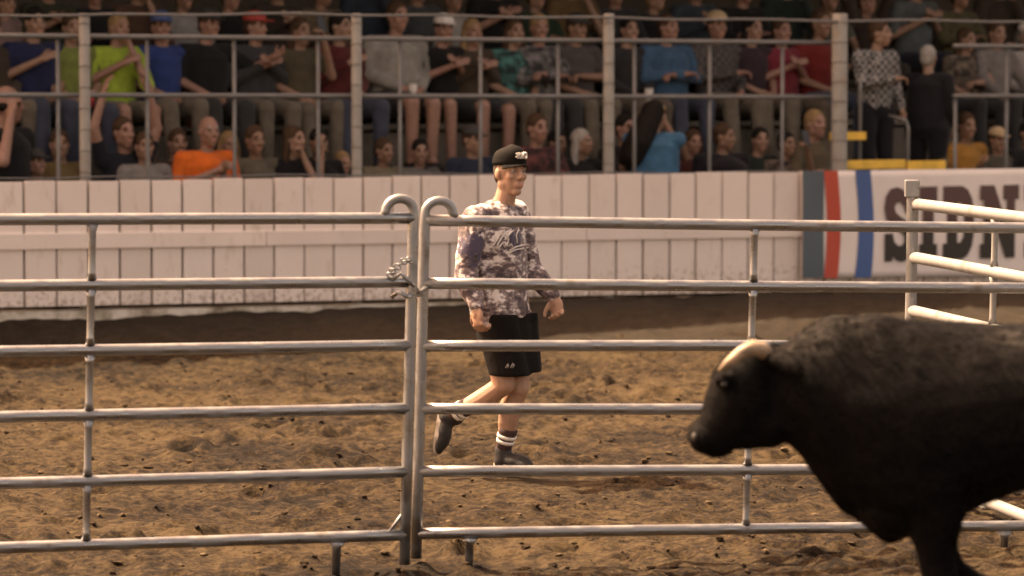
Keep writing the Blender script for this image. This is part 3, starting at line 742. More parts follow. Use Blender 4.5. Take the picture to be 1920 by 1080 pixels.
# ------------------------------------------------------------------ the man running behind the panels
MY = 20.0
man = empty("person", (-.05, MY, 0)); tag(man, "man in a mottled brown camouflage jersey and black shorts running on the arena dirt", "person")
def mp(x, y, dy=0): 
    q = P(x, y, MY + dy); return q
fb = Vector((.82, -.57, 0)).normalized(); lb = Vector((0, 0, 1)).cross(fb)      # body forward and his left
PEL = mp(948, 590); CH = mp(934, 452); SHC = mp(930, 404)
rs_, ls_ = SHC - lb * .185 + Vector((0, 0, -.01)), SHC + lb * .185
re_, rw_ = mp(873, 512, -.20), mp(893, 575, -.27)
le_, lw_ = mp(996, 505, .16), mp(1038, 556, .06)
rh_, lh_ = PEL - lb * .095 + Vector((0, 0, -.02)), PEL + lb * .095 + Vector((0, 0, -.02))
rk_, ra_ = mp(944, 722, -.10), mp(841, 783, .05)
lk_, la_ = mp(972, 728, -.02), mp(943, 846, .04)
HC = mp(957, 322, -.01)
fh = Vector((.54, -.84, -.03)).normalized(); FR = frame_of(fh)
bm = bmesh.new()
hq = head(bm, HC, FR, 1.0)
chain(bm, [mp(940, 396, .02), mp(947, 372, .0), HC + Vector((-.005, .01, -.05))], [.075, .056, .054])
rot = Matrix((lb, fb, Vector((0, 0, 1)))).transposed()
ball(bm, CH, (.165, .115, .19), rot); ball(bm, PEL + Vector((0, 0, .05)), (.155, .115, .16), rot); ball(bm, (CH + PEL) / 2, (.145, .105, .2), rot)
limb(bm, rs_, SHC, .055, .08); limb(bm, ls_, SHC, .055, .08)
chain(bm, [rs_, re_, rw_], [.056, .042, .028]); chain(bm, [ls_, le_, lw_], [.056, .042, .028])
hand(bm, rw_, mp(897, 612, -.29) - rw_, lb * 1 + fb * .3, 0.85, -1, 1.12)
hand(bm, lw_, mp(1047, 590, .03) - lw_, -lb + fb * .2, 0.75, 1, 1.05)
def calf(kn, an, back):
    m1 = kn.lerp(an, .30) + back * .022; m2 = kn.lerp(an, .55) + back * .014; m3 = kn.lerp(an, .8)
    return [kn, m1, m2, m3, an], [.056, .060, .054, .040, .036]
chain(bm, [rh_, rk_], [.092, .060]); chain(bm, [lh_, lk_], [.092, .060])
pr, rr_ = calf(rk_, ra_, Vector((-.3, .5, -.8))); chain(bm, pr, rr_)
pl, rl_ = calf(la_ + (lk_ - la_), la_, -fb); chain(bm, pl, rl_)
rtoe = mp(832, 848, .03); ltoe = la_ + fb * .15 + Vector((0, 0, -.075))
chain(bm, [ra_, ra_.lerp(rtoe, .25)], [.036, .028]); chain(bm, [la_, la_ + Vector((0, 0, -.05)), ltoe], [.038, .04, .03])
body = remesh(bm, 0.0065, 2, .4)
for m_ in (M['skin'], M['lip'], M['brow']): pass
paint(body, [(hq(.098, .012, -.066), .015, 1), (hq(.098, -.012, -.066), .015, 1), (hq(.1, 0, -.066), .012, 1), (hq(.094, .026, .037), .011, 2), (hq(.090, .042, .036), .011, 2), (hq(.094, -.026, .037), .011, 2), (hq(.090, -.042, .036), .011, 2)])
bo = link("body", body, [M['skin'], M['lip'], M['brow']], man, True)
for sd in (-1, 1):
    bm = bmesh.new(); ball(bm, hq(.0795, sd * .031, .010), .0115); e = obj("eye", bm, M['eyew'], man)
    bm = bmesh.new(); ball(bm, hq(.0885, sd * .031, .010), (.0045,) * 3); obj("iris", bm, M['glossy'], e, world=False)
# hair under the cap
M['hair_brown'] = mat("brown_hair", (0.055, 0.034, 0.022), 0.6, var=0.4, scale=80, stretch=(1, 1, .2))
bm = bmesh.new(); hr = Matrix((FR[1], FR[0], FR[2])).transposed()
ball(bm, hq(-.024, 0, .012), (.0785, .092, .085), hr); ball(bm, hq(-.06, 0, -.03), (.06, .05, .05), hr)
link("hair", remesh(bm, .008, 2), M['hair_brown'], man, True)
# cap
M['cap'] = mat("dark_cap_cloth", (0.0075, 0.0065, 0.006), 0.85, var=0.25, scale=30, spec=.12)
cap = empty("cap", HC); cap.parent = man; cap.matrix_parent_inverse = Matrix.Translation(man.location).inverted()
bm = bmesh.new()
prof = [(.036, 1.0), (.055, 1.0), (.080, .97), (.100, .89), (.116, .76), (.127, .56), (.132, .34), (.134, .12)]
rings = []
for z, r in prof:
    rings.append([bm.verts.new(hq(-.010 + .106 * r * math.cos(a), .086 * r * math.sin(a), z + .012 * math.cos(a) * (z - .02) / .1)) for a in np.linspace(0, 2 * math.pi, 32, endpoint=False)])
for a, b in zip(rings, rings[1:]):
    for k in range(32): bm.faces.new((a[k], a[(k + 1) % 32], b[(k + 1) % 32], b[k]))
bm.faces.new(rings[-1])
cr = obj("crown", bm, M['cap'], cap); cr.parent = cap; cr.matrix_parent_inverse = cap.matrix_parent_inverse.inverted() if False else Matrix.Translation(-HC)
so = cr.modifiers.new("t", 'SOLIDIFY'); so.thickness = .003
bm = bmesh.new(); g = []
for j in range(6):
    t = j / 5; row = []
    for i in range(13):
        a = R(-62 + 124 * i / 12); rad = 1 + t * .30 * math.cos(a * 1.15) ** 1.0
        row.append(bm.verts.new(hq(-.010 + .106 * math.cos(a) * rad, .086 * math.sin(a) * (1 + .08 * t), 0.050 - .010 * t - .014 * (math.sin(a) ** 2) * (1 + t))))
    g.append(row)
for j in range(5):
    for i in range(12): bm.faces.new((g[j][i], g[j][i + 1], g[j + 1][i + 1], g[j + 1][i]))
br = obj("brim", bm, M['cap'], cap); br.matrix_parent_inverse = Matrix.Translation(-HC); so = br.modifiers.new("t", 'SOLIDIFY'); so.thickness = .004
M['white_print'] = mat("white_embroidery", (0.62, 0.58, 0.54), 0.7, var=.15, scale=60)
bm = bmesh.new()
def cap_pt(a, z): 
    r = 1.02 - .5 * max(0, z - .066); return hq(-.010 + .109 * r * math.cos(a) + .005, .089 * r * math.sin(a), z + .014)
for strokes in ([(.34, .092), (.46, .088), (.48, .066), (.36, .062)], [(.26, .062), (.19, .094), (.12, .062)], [(.24, .074), (.14, .074)], [(.04, .062), (.04, .094), (-.07, .090), (-.06, .078), (.03, .077), (-.09, .062)], [(-.18, .063), (-.18, .094), (-.31, .090), (-.20, .079), (-.33, .072), (-.18, .063)]):
    tube(bm, [cap_pt(a, z) for a, z in strokes], .0055, 6)
em = obj("cap_emblem", bm, M['white_print'], cap); em.matrix_parent_inverse = Matrix.Translation(-HC)

# jersey: mottled digital-looking camouflage
def camo_mat():
    m, nt, b = newmat("camouflage_jersey")
    n1 = noise_node(nt, 8.5, 4, 0.62, stretch=(1, 1, 1.5)); n2 = noise_node(nt, 26, 4, .6, stretch=(1, 1, 1.7))
    mx = N(nt, "ShaderNodeMath", operation='MULTIPLY_ADD'); mx.inputs[1].default_value = .45
    sc = N(nt, "ShaderNodeMath", operation='MULTIPLY'); sc.inputs[1].default_value = .55
    nt.links.new(n1.outputs["Fac"], sc.inputs[0]); nt.links.new(n2.outputs["Fac"], mx.inputs[0]); nt.links.new(sc.outputs[0], mx.inputs[2])
    rp = ramp(nt, mx.outputs[0], [(0.0, (.036, .024, .036)), (.43, (.085, .058, .066)), (.475, (.17, .13, .135)), (.512, (.34, .285, .28)), (.545, (.68, .62, .61))], 'CONSTANT')
    # navy star patches on chest and upper sleeve
    geo = N(nt, "ShaderNodeTexCoord"); prev = None
    for c, r in ((man_local(mp(978, 452, -.10)), .115), (man_local(mp(885, 465, -.24)), .13), (man_local(mp(872, 530, -.24)), .08)):
        d = N(nt, "ShaderNodeVectorMath", operation='DISTANCE'); nt.links.new(geo.outputs["Object"], d.inputs[0]); d.inputs[1].default_value = c
        mr = N(nt, "ShaderNodeMapRange"); mr.inputs[1].default_value = r * 1.35; mr.inputs[2].default_value = r * .2; nt.links.new(d.outputs["Value"], mr.inputs[0])
        if prev is None: prev = mr.outputs[0]
        else:
            mm = N(nt, "ShaderNodeMath", operation='MAXIMUM'); nt.links.new(prev, mm.inputs[0]); nt.links.new(mr.outputs[0], mm.inputs[1]); prev = mm.outputs[0]
    n3 = noise_node(nt, 22, 3, .6)
    ad = N(nt, "ShaderNodeMath", operation='MULTIPLY_ADD'); ad.inputs[1].default_value = .5; nt.links.new(prev, ad.inputs[0]); nt.links.new(n3.outputs["Fac"], ad.inputs[2])
    th = ramp(nt, ad.outputs[0], [(0, (0, 0, 0)), (.84, (1, 1, 1))], 'CONSTANT')
    mix = N(nt, "ShaderNodeMix", data_type='RGBA'); nt.links.new(th.outputs[0], mix.inputs[0]); nt.links.new(rp.outputs[0], mix.inputs[6]); mix.inputs[7].default_value = (.045, .035, .075, 1)
    nt.links.new(mix.outputs[2], b.inputs["Base Color"]); b.inputs["Roughness"].default_value = .6; b.inputs["Sheen Weight"].default_value = .15
    n4 = noise_node(nt, 12, 3, .5, stretch=(1, 1, .5)); bp = N(nt, "ShaderNodeBump"); bp.inputs["Strength"].default_value = .7; bp.inputs["Distance"].default_value = .03
    nt.links.new(n4.outputs["Fac"], bp.inputs["Height"]); nt.links.new(bp.outputs[0], b.inputs["Normal"])
    return m
def crumple(me, amp, fx=11, fz=6):
    nn = [v.normal.copy() for v in me.vertices]
    for v, n in zip(me.vertices, nn):
        p = v.co; k = mnoise.noise((p.x * fx + p.z * 5, p.y * fx, p.z * fz)) + .5 * mnoise.noise((p.x * 24, p.y * 24, p.z * 15 + p.x * 9))
        v.co += n * amp * k
def man_local(p): return Vector(p)
bm = bmesh.new()
z1 = Vector((0, 0, 1))
def ring(c, w, d): return (c, lb * w, fb * d)
hem = mp(938, 606); 
loft(bm, [ring(hem + z1 * -.002, .178, .148), ring(mp(938, 585), .185, .155), ring(mp(934, 545), .182, .150), ring(mp(931, 500), .185, .150), ring(mp(930, 455), .192, .148), ring(mp(930, 420), .185, .13), ring(mp(932, 398), .13, .10), ring(mp(938, 384), .072, .068)], 30)
def sleeve(s, e, w):
    limb(bm, SHC, s, .09, .075)
    e2 = e.lerp(w, .93); chain(bm, [s, s.lerp(e, .5) , e, e.lerp(w, .5), e2], [.078, .073, .064, .060, .045])
sleeve(rs_, re_, rw_); sleeve(ls_, le_, lw_)
jm = remesh(bm, 0.008, 3, .5); crumple(jm, .010)
mb = bmesh.new(); mb.from_mesh(jm); tree = BVHTree.FromBMesh(mb); mb.free()
M['camo'] = camo_mat()
jer = link("jersey", jm, M['camo'], man, True)
# white script on the chest, laid on the cloth
def onto(px, py, tr, off=.003):
    o_ = Vector((0, 0, CAMH)); d_ = (P(px, py, MY) - o_).normalized(); h = tr.ray_cast(o_, d_)
    return h[0] + h[1] * off if h[0] is not None else None
bm = bmesh.new()
for st in ([(926, 470), (923, 462), (930, 452), (938, 438), (946, 430), (944, 440), (934, 456), (931, 466), (937, 462), (942, 455), (945, 463), (951, 455), (953, 446), (950, 462), (958, 458), (961, 463)],
           [(948, 450), (957, 436), (962, 432)], [(955, 470), (966, 463), (978, 460), (989, 459)], [(953, 475), (966, 468), (979, 466), (990, 464)], [(969, 456), (967, 440), (972, 430)], [(978, 440), (980, 434)]):
    pts = [onto(x, y, tree) for x, y in st]; pts = [p for p in pts if p is not None]
    if len(pts) > 1: tube(bm, pts, .0042, 6)
obj("chest_script", bm, M['white_print'], jer, world=False)
# shorts
M['shorts'] = mat("black_sport_cloth", (0.0055, 0.0045, 0.0045), .8, var=.3, scale=12, bump=.5, bscale=18, spec=.15)
bm = bmesh.new()
loft(bm, [ring(mp(946, 586), .165, .13), ring(mp(947, 612), .175, .145), ring(mp(949, 640), .18, .15)], 24)
kr, kl = mp(956, 704, -.09), mp(976, 697, -.01)
loft(bm, [ring(rh_ + z1 * .03, .095, .13), ring(rh_.lerp(kr, .5), .10, .12), ring(kr, .105, .115)], 20)
loft(bm, [ring(lh_ + z1 * .03, .095, .13), ring(lh_.lerp(kl, .5), .105, .125), ring(kl, .11, .12)], 20)
sm_ = remesh(bm, .009, 3, .5); mb = bmesh.new(); mb.from_mesh(sm_); tree2 = BVHTree.FromBMesh(mb); mb.free()
sh = link("shorts", sm_, M['shorts'], man, True)
bm = bmesh.new(); M['grey_print'] = mat("grey_print", (.22, .20, .19), .6)
for st in ([(948, 690), (953, 682)], [(952, 690), (954, 684)], [(957, 690), (962, 681)], [(961, 690), (964, 683)]):
    pts = [p for p in (onto(x, y, tree2) for x, y in st) if p is not None]
    if len(pts) > 1: tube(bm, pts, .004, 6)
obj("shorts_emblem", bm, M['grey_print'], sh, world=False)
# socks and shoes
M['sock'] = mat("dark_sock", (.045, .022, .020), .9, scale=40); M['white_knit'] = mat("white_knit", (.70, .66, .60), .9, scale=60)
M['shoe'] = mat("dark_shoe", (.014, .012, .012), .7, var=.4, scale=25); M['sole'] = mat("pale_sole", (.42, .37, .31), .8, scale=20)
for kn, an, toe in ((lk_, la_, ltoe), (rk_, ra_, rtoe)):
    up = an.lerp(kn, .36)
    bm = bmesh.new(); tube(bm, [an.lerp(kn, t) for t in (-.02, .12, .22, .30, .36)], [.044, .043, .046, .050, .053], 16); so_ = obj("sock", bm, M['sock'], man)
    for t in (.155, .235):
        bm = bmesh.new(); r0 = .0445 + (t - .12) * .04; tube(bm, [an.lerp(kn, t - .026), an.lerp(kn, t + .026)], [r0 + .0025, r0 + .0045], 16); obj("stripe", bm, M['white_knit'], so_, world=False)
    d = (toe - an); 
    if kn is lk_:
        fw = fb; heel = an + Vector((0, 0, -.085)) - fw * .05; tp = heel + fw * .245; upv = z1
    else:
        fw = (rtoe - ra_).normalized(); upv = (Vector((1, -.2, .1)) - fw * Vector((1, -.2, .1)).dot(fw)).normalized(); heel = ra_ - upv * .050 - fw * .06; tp = heel + fw * .265
    sdv = upv.cross(fw); rt = Matrix((sdv, fw, upv)).transposed()
    bm = bmesh.new(); mid = heel.lerp(tp, .5)
    ball(bm, heel + fw * .055 + upv * .032, (.043, .062, .048), rt); ball(bm, mid + upv * .034 + fw * .01, (.047, .10, .046), rt); ball(bm, tp - fw * .065 + upv * .022, (.047, .066, .030), rt)
    limb(bm, heel + fw * .05 + upv * .09, heel + fw * .06 + upv * .04, .047, .05); limb(bm, heel + fw * .06 + upv * .06, mid + upv * .03, .042, .034)
    shoe = link("shoe", remesh(bm, .007, 3), M['shoe'], man, True)
    bm = bmesh.new(); n = 20; lo, hi = [], []
    for i in range(n):
        a = 2 * math.pi * i / n; w = .046 if math.cos(a) > 0 else .040
        c = mid + fw * (.133 * math.cos(a)) + sdv * (w * math.sin(a)); lo.append(bm.verts.new(c - upv * .004)); hi.append(bm.verts.new(c + upv * .018))
    bm.faces.new(lo); bm.faces.new(hi)
    for i in range(n): bm.faces.new((lo[i], lo[(i + 1) % n], hi[(i + 1) % n], hi[i]))
    obj("sole", bm, M['sole'], shoe, smooth=False, world=False)

# ------------------------------------------------------------------ the crowd
MC = {}; DIM = .6  # crowd cloth darkened in place of weaker light on the stand
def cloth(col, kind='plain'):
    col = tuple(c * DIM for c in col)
    key = (col, kind)
    if key in MC: return MC[key]
    if kind == 'check':
        m, nt, b = newmat("checked_shirt"); tc = N(nt, "ShaderNodeTexCoord"); ck = N(nt, "ShaderNodeTexChecker"); ck.inputs["Scale"].default_value = 26
        nt.links.new(tc.outputs["Object"], ck.inputs["Vector"]); ck.inputs[1].default_value = (*col, 1); ck.inputs[2].default_value = (.03, .03, .035, 1)
        nt.links.new(ck.outputs[0], b.inputs["Base Color"]); b.inputs["Roughness"].default_value = .85
    elif kind == 'print':
        m, nt, b = newmat("printed_shirt"); nz = noise_node(nt, 14, 4, .6)
        rp = ramp(nt, nz.outputs["Fac"], [(0, tuple(c * .25 for c in col)), (.46, col), (.58, tuple(min(1, c * 1.9) for c in col))], 'CONSTANT')
        nt.links.new(rp.outputs[0], b.inputs["Base Color"]); b.inputs["Roughness"].default_value = .85
    else:
        m = mat("cloth", col, .85, var=.25, scale=9, bump=.4, bscale=14, sheen=.1, spec=.2)
    MC[key] = m; return m
HAIR = {'black': (.012, .010, .009), 'brown': (.06, .036, .022), 'light': (.24, .16, .08), 'grey': (.30, .28, .26), 'white': (.55, .52, .48)}
HM = {k: mat(k + "_hair", v, .75, spec=.12, var=.35, scale=70, stretch=(1, 1, .2)) for k, v in HAIR.items()}
CAPM = {k: mat(k + "_cap_cloth", v, .8, var=.15) for k, v in {'dark': (.03, .028, .027), 'white': (.62, .58, .54), 'tan': (.40, .30, .18), 'blue': (.05, .08, .2), 'red': (.30, .04, .03)}.items()}
PHONE = mat("phone_shell", (.02, .02, .022), .3)
WRIST = {}
SKINS = ('skin_fair', 'skin_tan', 'skin_pink')

ARMS = {  # elbow, wrist of the person's right side (x mirrored for the left); y forward is negative
    'lap': ((.24, -.02, .78), (.08, -.27, .66)), 'clap': ((.25, -.03, .79), (.030, -.235, .93)), 'chin': ((.17, -.30, .70), (.055, -.17, 1.08)),
    'up': ((.27, -.04, 1.28), (.17, -.05, 1.56)), 'phone': ((.22, -.20, .86), (.07, -.31, 1.16)), 'fold': ((.245, -.12, .79), (-.06, -.24, .82)),
    'out': ((.36, -.12, .86), (.46, -.32, .98)), 'down': ((.25, .02, .74), (.24, -.10, .54)), 'knee': ((.24, -.14, .78), (.14, -.42, .60)), 'face': ((.22, -.20, .88), (.09, -.14, 1.17))}
PERSON_MESH_CACHE = {}
def spectator(row, px, py, label, shirt, arms=('lap', 'lap'), hair='brown', style='short', cap=None, legs=(.03, .035, .055), skin=0, yaw=0, kind='plain',
              sleeve=.55, standing=False, d=None, plat=None, headyaw=0, wide=1.0, lean=0.0, bare=False):
    d = ROWD[row] - .05 if d is None else d
    plat = PLAT.get(row, .9) if plat is None else plat
    base = on_line(px, d); hz = P(px, py, base.y).z
    dz = .40 if standing else 0.0
    s = (hz - plat) / (1.235 + dz)
    ang = WANG + R(yaw)
    root = empty("person", (base.x, base.y, plat), ang); root.scale = (s, s, s)
    tag(root, label, "person", "spectators in the grandstand")
    rr = random.Random(int(px * 7 + row * 1000))
    V = Vector; w = wide
    if sleeve == .55: sleeve = rr.choice((.5, .65, .85, .95, 2))
    HC_ = V((rr.uniform(-.02, .02), -.045 - lean, 1.235 + dz)); NB = V((0, -.015 - lean * .8, 1.07 + dz)); CH_ = V((0, -.01 - lean * .5, .90 + dz)); PE = V((0, .01, .56 + dz))
    sh_ = [V((sd * .185 * (1 + (w - 1) * .6), -lean * .7, 1.015 + dz)) for sd in (-1, 1)]
    hp_ = [V((sd * .10 * w, .0, .54 + dz)) for sd in (-1, 1)]
    if standing: kn = [V((sd * .10, -.02, .50)) for sd in (-1, 1)]; an = [V((sd * .11, .02, .09)) for sd in (-1, 1)]
    else:
        sp = rr.uniform(.09, .17); kn = [V((sd * sp, -.45, .56 + rr.uniform(-.02, .03))) for sd in (-1, 1)]; an = [V((sd * sp * .9, -.44 - rr.uniform(-.05, .07), .09)) for sd in (-1, 1)]
    toe = [a + V((0, -.15, -.045)) for a in an]
    aw = []
    for i, sd in enumerate((-1, 1)):
        e, h = ARMS[arms[i]]; j = lambda: rr.uniform(-.015, .015)
        aw.append((V((e[0] * sd * (1 + (w - 1) * .5), e[1] - lean * .5, e[2] + dz + j())), V((h[0] * sd + j(), h[1] - lean * .5 + j(), h[2] + dz + j()))))
    hy = R(headyaw) + rr.uniform(-.12, .12); FRh = frame_of((math.sin(hy), -math.cos(hy), rr.uniform(-.12, .02)))
    mw_ = Matrix.LocRotScale(root.location, root.rotation_euler, root.scale); WRIST[(row, px)] = [mw_ @ (h + (h - e).normalized() * .09) for e, h in aw]
    # body
    bm = bmesh.new(); q = head(bm, HC_, FRh, .98)
    limb(bm, NB, HC_ + V((0, .01, -.05)), .056, .05, 10)
    ball(bm, CH_, (.155 * w, .105 * w, .17)); ball(bm, PE + V((0, 0, .08)), (.15 * w, .11 * w, .17)); ball(bm, (CH_ + PE) / 2, (.14 * w, .11 * w, .16))
    for i in (0, 1):
        e, h = aw[i]; chain(bm, [NB + V((0, 0, -.05)), sh_[i], e, h], [.06, .056, .042, .029], 10)
        dr = (h - e).normalized(); sd = -1 if i == 0 else 1
        pn = V((-sd, 0, 0)) if abs(dr.x) < .8 else V((0, 0, -1)); hand(bm, h, dr, pn, .35 if arms[i] in ('clap', 'up', 'out') else .8, -sd if dr.z > -.2 else sd, 1.0)
        chain(bm, [hp_[i], kn[i], an[i]], [.088 * w, .062, .042], 10); chain(bm, [an[i], toe[i]], [.045, .034], 8)
    bmesh_ = remesh(bm, .0115, 2, .4)
    paint(bmesh_, [(q(.082, sd * .032, .008), .0115, 1) for sd in (-1, 1)] + [(q(.086, sd * .034, .036), .013, 2) for sd in (-1, 1)] + [(q(.094, 0, -.064), .018, 3)])
    body = link("body", bmesh_, [M[SKINS[skin]], M['eyes'], HM[hair if hair in HM else 'brown'], M['lip']], root)
    # shirt
    bm = bmesh.new()
    loft(bm, [(PE + V((0, 0, -.03)), V((.178 * w, 0, 0)), V((0, .135 * w, 0))), (PE + V((0, 0, .12)), V((.175 * w, 0, 0)), V((0, .135 * w, 0))), (CH_ + V((0, 0, -.06)), V((.178 * w, 0, 0)), V((0, .128 * w, 0))),
              (CH_ + V((0, 0, .07)), V((.178 * w, 0, 0)), V((0, .124 * w, 0))), (NB + V((0, .0, -.05)), V((.115 * w, 0, 0)), V((0, .10 * w, 0))), (NB + V((0, 0, .0)), V((.064, 0, 0)), V((0, .062, 0)))], 18)
    for i in (0, 1):
        e, h = aw[i]; limb(bm, NB + V((0, 0, -.052)), sh_[i], .070, .074, 10)
        if sleeve <= 1: limb(bm, sh_[i], sh_[i].lerp(e, max(.05, sleeve)), .072, .060, 10)
        else: chain(bm, [sh_[i], e, e.lerp(h, .9)], [.072, .056, .042], 10)
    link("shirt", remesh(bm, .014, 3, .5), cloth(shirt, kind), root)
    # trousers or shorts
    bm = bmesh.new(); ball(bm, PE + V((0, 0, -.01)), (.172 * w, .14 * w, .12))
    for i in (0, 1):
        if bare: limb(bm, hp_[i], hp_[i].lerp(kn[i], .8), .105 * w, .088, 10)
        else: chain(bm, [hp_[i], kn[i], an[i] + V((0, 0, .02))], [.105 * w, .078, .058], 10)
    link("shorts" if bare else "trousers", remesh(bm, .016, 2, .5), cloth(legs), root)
    bm = bmesh.new()
    for i in (0, 1):
        tb = bmesh.new(); limb(tb, an[i] + V((0, .02, -.03)), toe[i] + V((0, -.03, 0)), .055, .042, 8)
        for v in tb.verts: v.co.z = max(v.co.z, .002)
        obj("shoe", tb, M['shoe'], root, world=False)
    bm.free()
    # hair
    hr_ = Matrix((FRh[1], FRh[0], FRh[2])).transposed()
    if style != 'bald':
        bm = bmesh.new(); ball(bm, q(-.022, 0, .036), (.083, .098, .094), hr_); ball(bm, q(-.05, 0, -.02), (.072, .058, .07), hr_)
        if style == 'long':
            for sd in (-1, 1): chain(bm, [q(-.03, sd * .060, .04), q(-.02, sd * .078, -.04), q(-.03, sd * .085, -.14), q(-.03, sd * .075, -.24)], [.035, .034, .036, .028], 8)
            ball(bm, q(-.065, 0, -.11), (.085, .045, .14), hr_)
        if style == 'verylong':
            hh = lambda x, y, z: HC_ + V((x, y, z))
            chain(bm, [hh(0, .02, .04), hh(.05, .10, -.10), hh(.10, .15, -.24), hh(.16, .15, -.36), hh(.20, .13, -.45)], [.10, .105, .115, .105, .05], 12)
            chain(bm, [hh(.03, .03, .03), hh(.12, .06, -.12), hh(.20, .08, -.28), hh(.26, .08, -.40)], [.07, .08, .085, .05], 10)
        if style == 'pony': chain(bm, [q(-.10, 0, .03), q(-.15, 0, -.02), q(-.15, 0, -.14)], [.03, .036, .015], 8)
        link("hair", remesh(bm, .011, 2), HM[hair], root)
    else:
        bm = bmesh.new(); ball(bm, q(-.035, 0, -.012), (.0785, .07, .045), hr_); link("hair", remesh(bm, .011, 1), HM[hair], root)
    if cap:
        bm = bmesh.new(); ball(bm, q(-.015, 0, .062), (.090, .108, .076), hr_, 18, 12)
        for v in bm.verts:
            h_ = (v.co - q(-.015, 0, .050)).dot(FRh[2])
            if h_ < 0: v.co -= FRh[2] * h_
        ball(bm, q(.115, 0, .055), (.068, .072, .010), hr_, 14, 6)
        obj("cap", bm, CAPM[cap], root, world=False)
    return root

# row, photo column and row of the head, label, shirt colour ...
W_ = .085
spectator(1, 8, 195, "bald person in a black shirt at the left edge, one arm to the face", (.012, .012, .014), ('face', 'down'), 'black', 'bald', skin=2, headyaw=60, wide=1.1, yaw=25)
spectator(1, 68, 305, "small child in a dark cap whose face just clears the wall, far left", (.03, .03, .035), ('lap', 'lap'), 'brown', 'short', 'dark', skin=2, headyaw=20)
spectator(1, 232, 248, "person in a dark navy shirt with both arms stretched up beside the left thick post", (.014, .016, .026), ('up', 'up'), 'brown', 'short', skin=2, d=.95)
spectator(1, 270, 274, "youngster in a light grey tee seated between the raised-arms person and the orange shirt", (.30, .28, .26), ('lap', 'lap'), 'brown', 'short', skin=0, d=.84, headyaw=-10)
spectator(1, 385, 246, "balding person in a bright orange shirt close behind the wall", (.95, .20, .025), ('clap', 'lap'), 'grey', 'bald', skin=2, wide=1.15, d=.84)
spectator(1, 478, 262, "person in a faded olive top on the near bench, right of the orange shirt", (.16, .14, .10), ('out', 'lap'), 'brown', 'short', skin=1)
spectator(1, 545, 262, "long-haired person in a plain black top, near bench, left of the black-haired one", (.010, .010, .012), ('lap', 'chin'), 'brown', 'long', skin=0, headyaw=25)
spectator(1, 597, 266, "black-haired person in a black top with a pale badge, propping the chin", (.012, .011, .012), ('chin', 'lap'), 'black', 'short', skin=1, headyaw=-15, d=.86)
spectator(1, 640, 306, "tiny child in red peeking over the wall just left of the second thick post", (.45, .05, .04), ('lap', 'lap'), 'light', 'short', skin=2)
spectator(1, 884, 262, "person in a dark blue jacket and dark cap seated behind the running man", (.025, .035, .065), ('lap', 'lap'), 'brown', 'short', 'dark', skin=0, sleeve=2, headyaw=15)
spectator(1, 1003, 240, "person in a black and red printed top just right of the running man's cap", (.10, .03, .03), ('fold', 'fold'), 'brown', 'short', skin=2, kind='print')
spectator(1, 1085, 266, "grey-haired person in a black top with a pale scarf, left of the third thick post", (.014, .013, .014), ('lap', 'lap'), 'grey', 'long', skin=1, headyaw=20)
spectator(1, 1170, 240, "person in dark clothes half hidden behind the woman with very long hair", (.03, .025, .024), ('chin', 'lap'), 'black', 'short', skin=2, d=1.0)
spectator(1, 1226, 216, "woman with very long dark hair and blue sleeveless top, facing right, arm raised", (.07, .19, .34), ('phone', 'lap'), 'black', 'verylong', skin=1, yaw=140, standing=True, sleeve=.05, d=.55, plat=.36 - .20, headyaw=-70, wide=1.3)
spectator(1, 1352, 256, "heavy-set person in a wide black top right of the woman with very long hair", (.012, .010, .014), ('lap', 'lap'), 'brown', 'short', skin=1, wide=1.45, headyaw=25, sleeve=2)
spectator(1, 1418, 262, "person in a dark green top squeezed in beside the heavy-set black top", (.022, .03, .024), ('lap', 'lap'), 'black', 'short', skin=0, d=1.0, headyaw=-20)
spectator(1, 1470, 270, "person in a brown and tan printed top, left of the fourth thick post", (.11, .08, .06), ('lap', 'phone'), 'black', 'short', skin=1, kind='print')
spectator(1, 1522, 232, "person in a khaki jacket at the left side of the fourth thick post", (.16, .125, .08), ('fold', 'fold'), 'light', 'short', skin=2, sleeve=2)
spectator(1, 1640, 62, "tall person in a black and white checked shirt standing in the entry gap", (.42, .40, .38), ('fold', 'down'), 'brown', 'short', None, (.014, .014, .018), 0, kind='check', standing=True, d=1.0, plat=.85, headyaw=30, sleeve=2)
spectator(1, 1738, 108, "tall person in a black jacket standing with the back half turned in the entry gap", (.014, .014, .018), ('down', 'out'), 'grey', 'short', None, (.014, .014, .018), 0, yaw=120, standing=True, d=.95, plat=.75, sleeve=2, wide=1.2)
spectator(1, 1806, 236, "person in a yellow-orange top low behind the short railing section at the right", (.50, .25, .05), ('lap', 'lap'), 'brown', 'short', skin=1)
spectator(1, 1868, 262, "person in an olive jacket leaning on the railing near the right edge", (.11, .10, .075), ('out', 'lap'), 'brown', 'short', 'tan', skin=0, sleeve=2)
spectator(1, 1925, 250, "person in a black hoodie cut off by the right edge of the photo, near bench", (.016, .016, .018), ('clap', 'clap'), 'black', 'short', skin=0, sleeve=2)

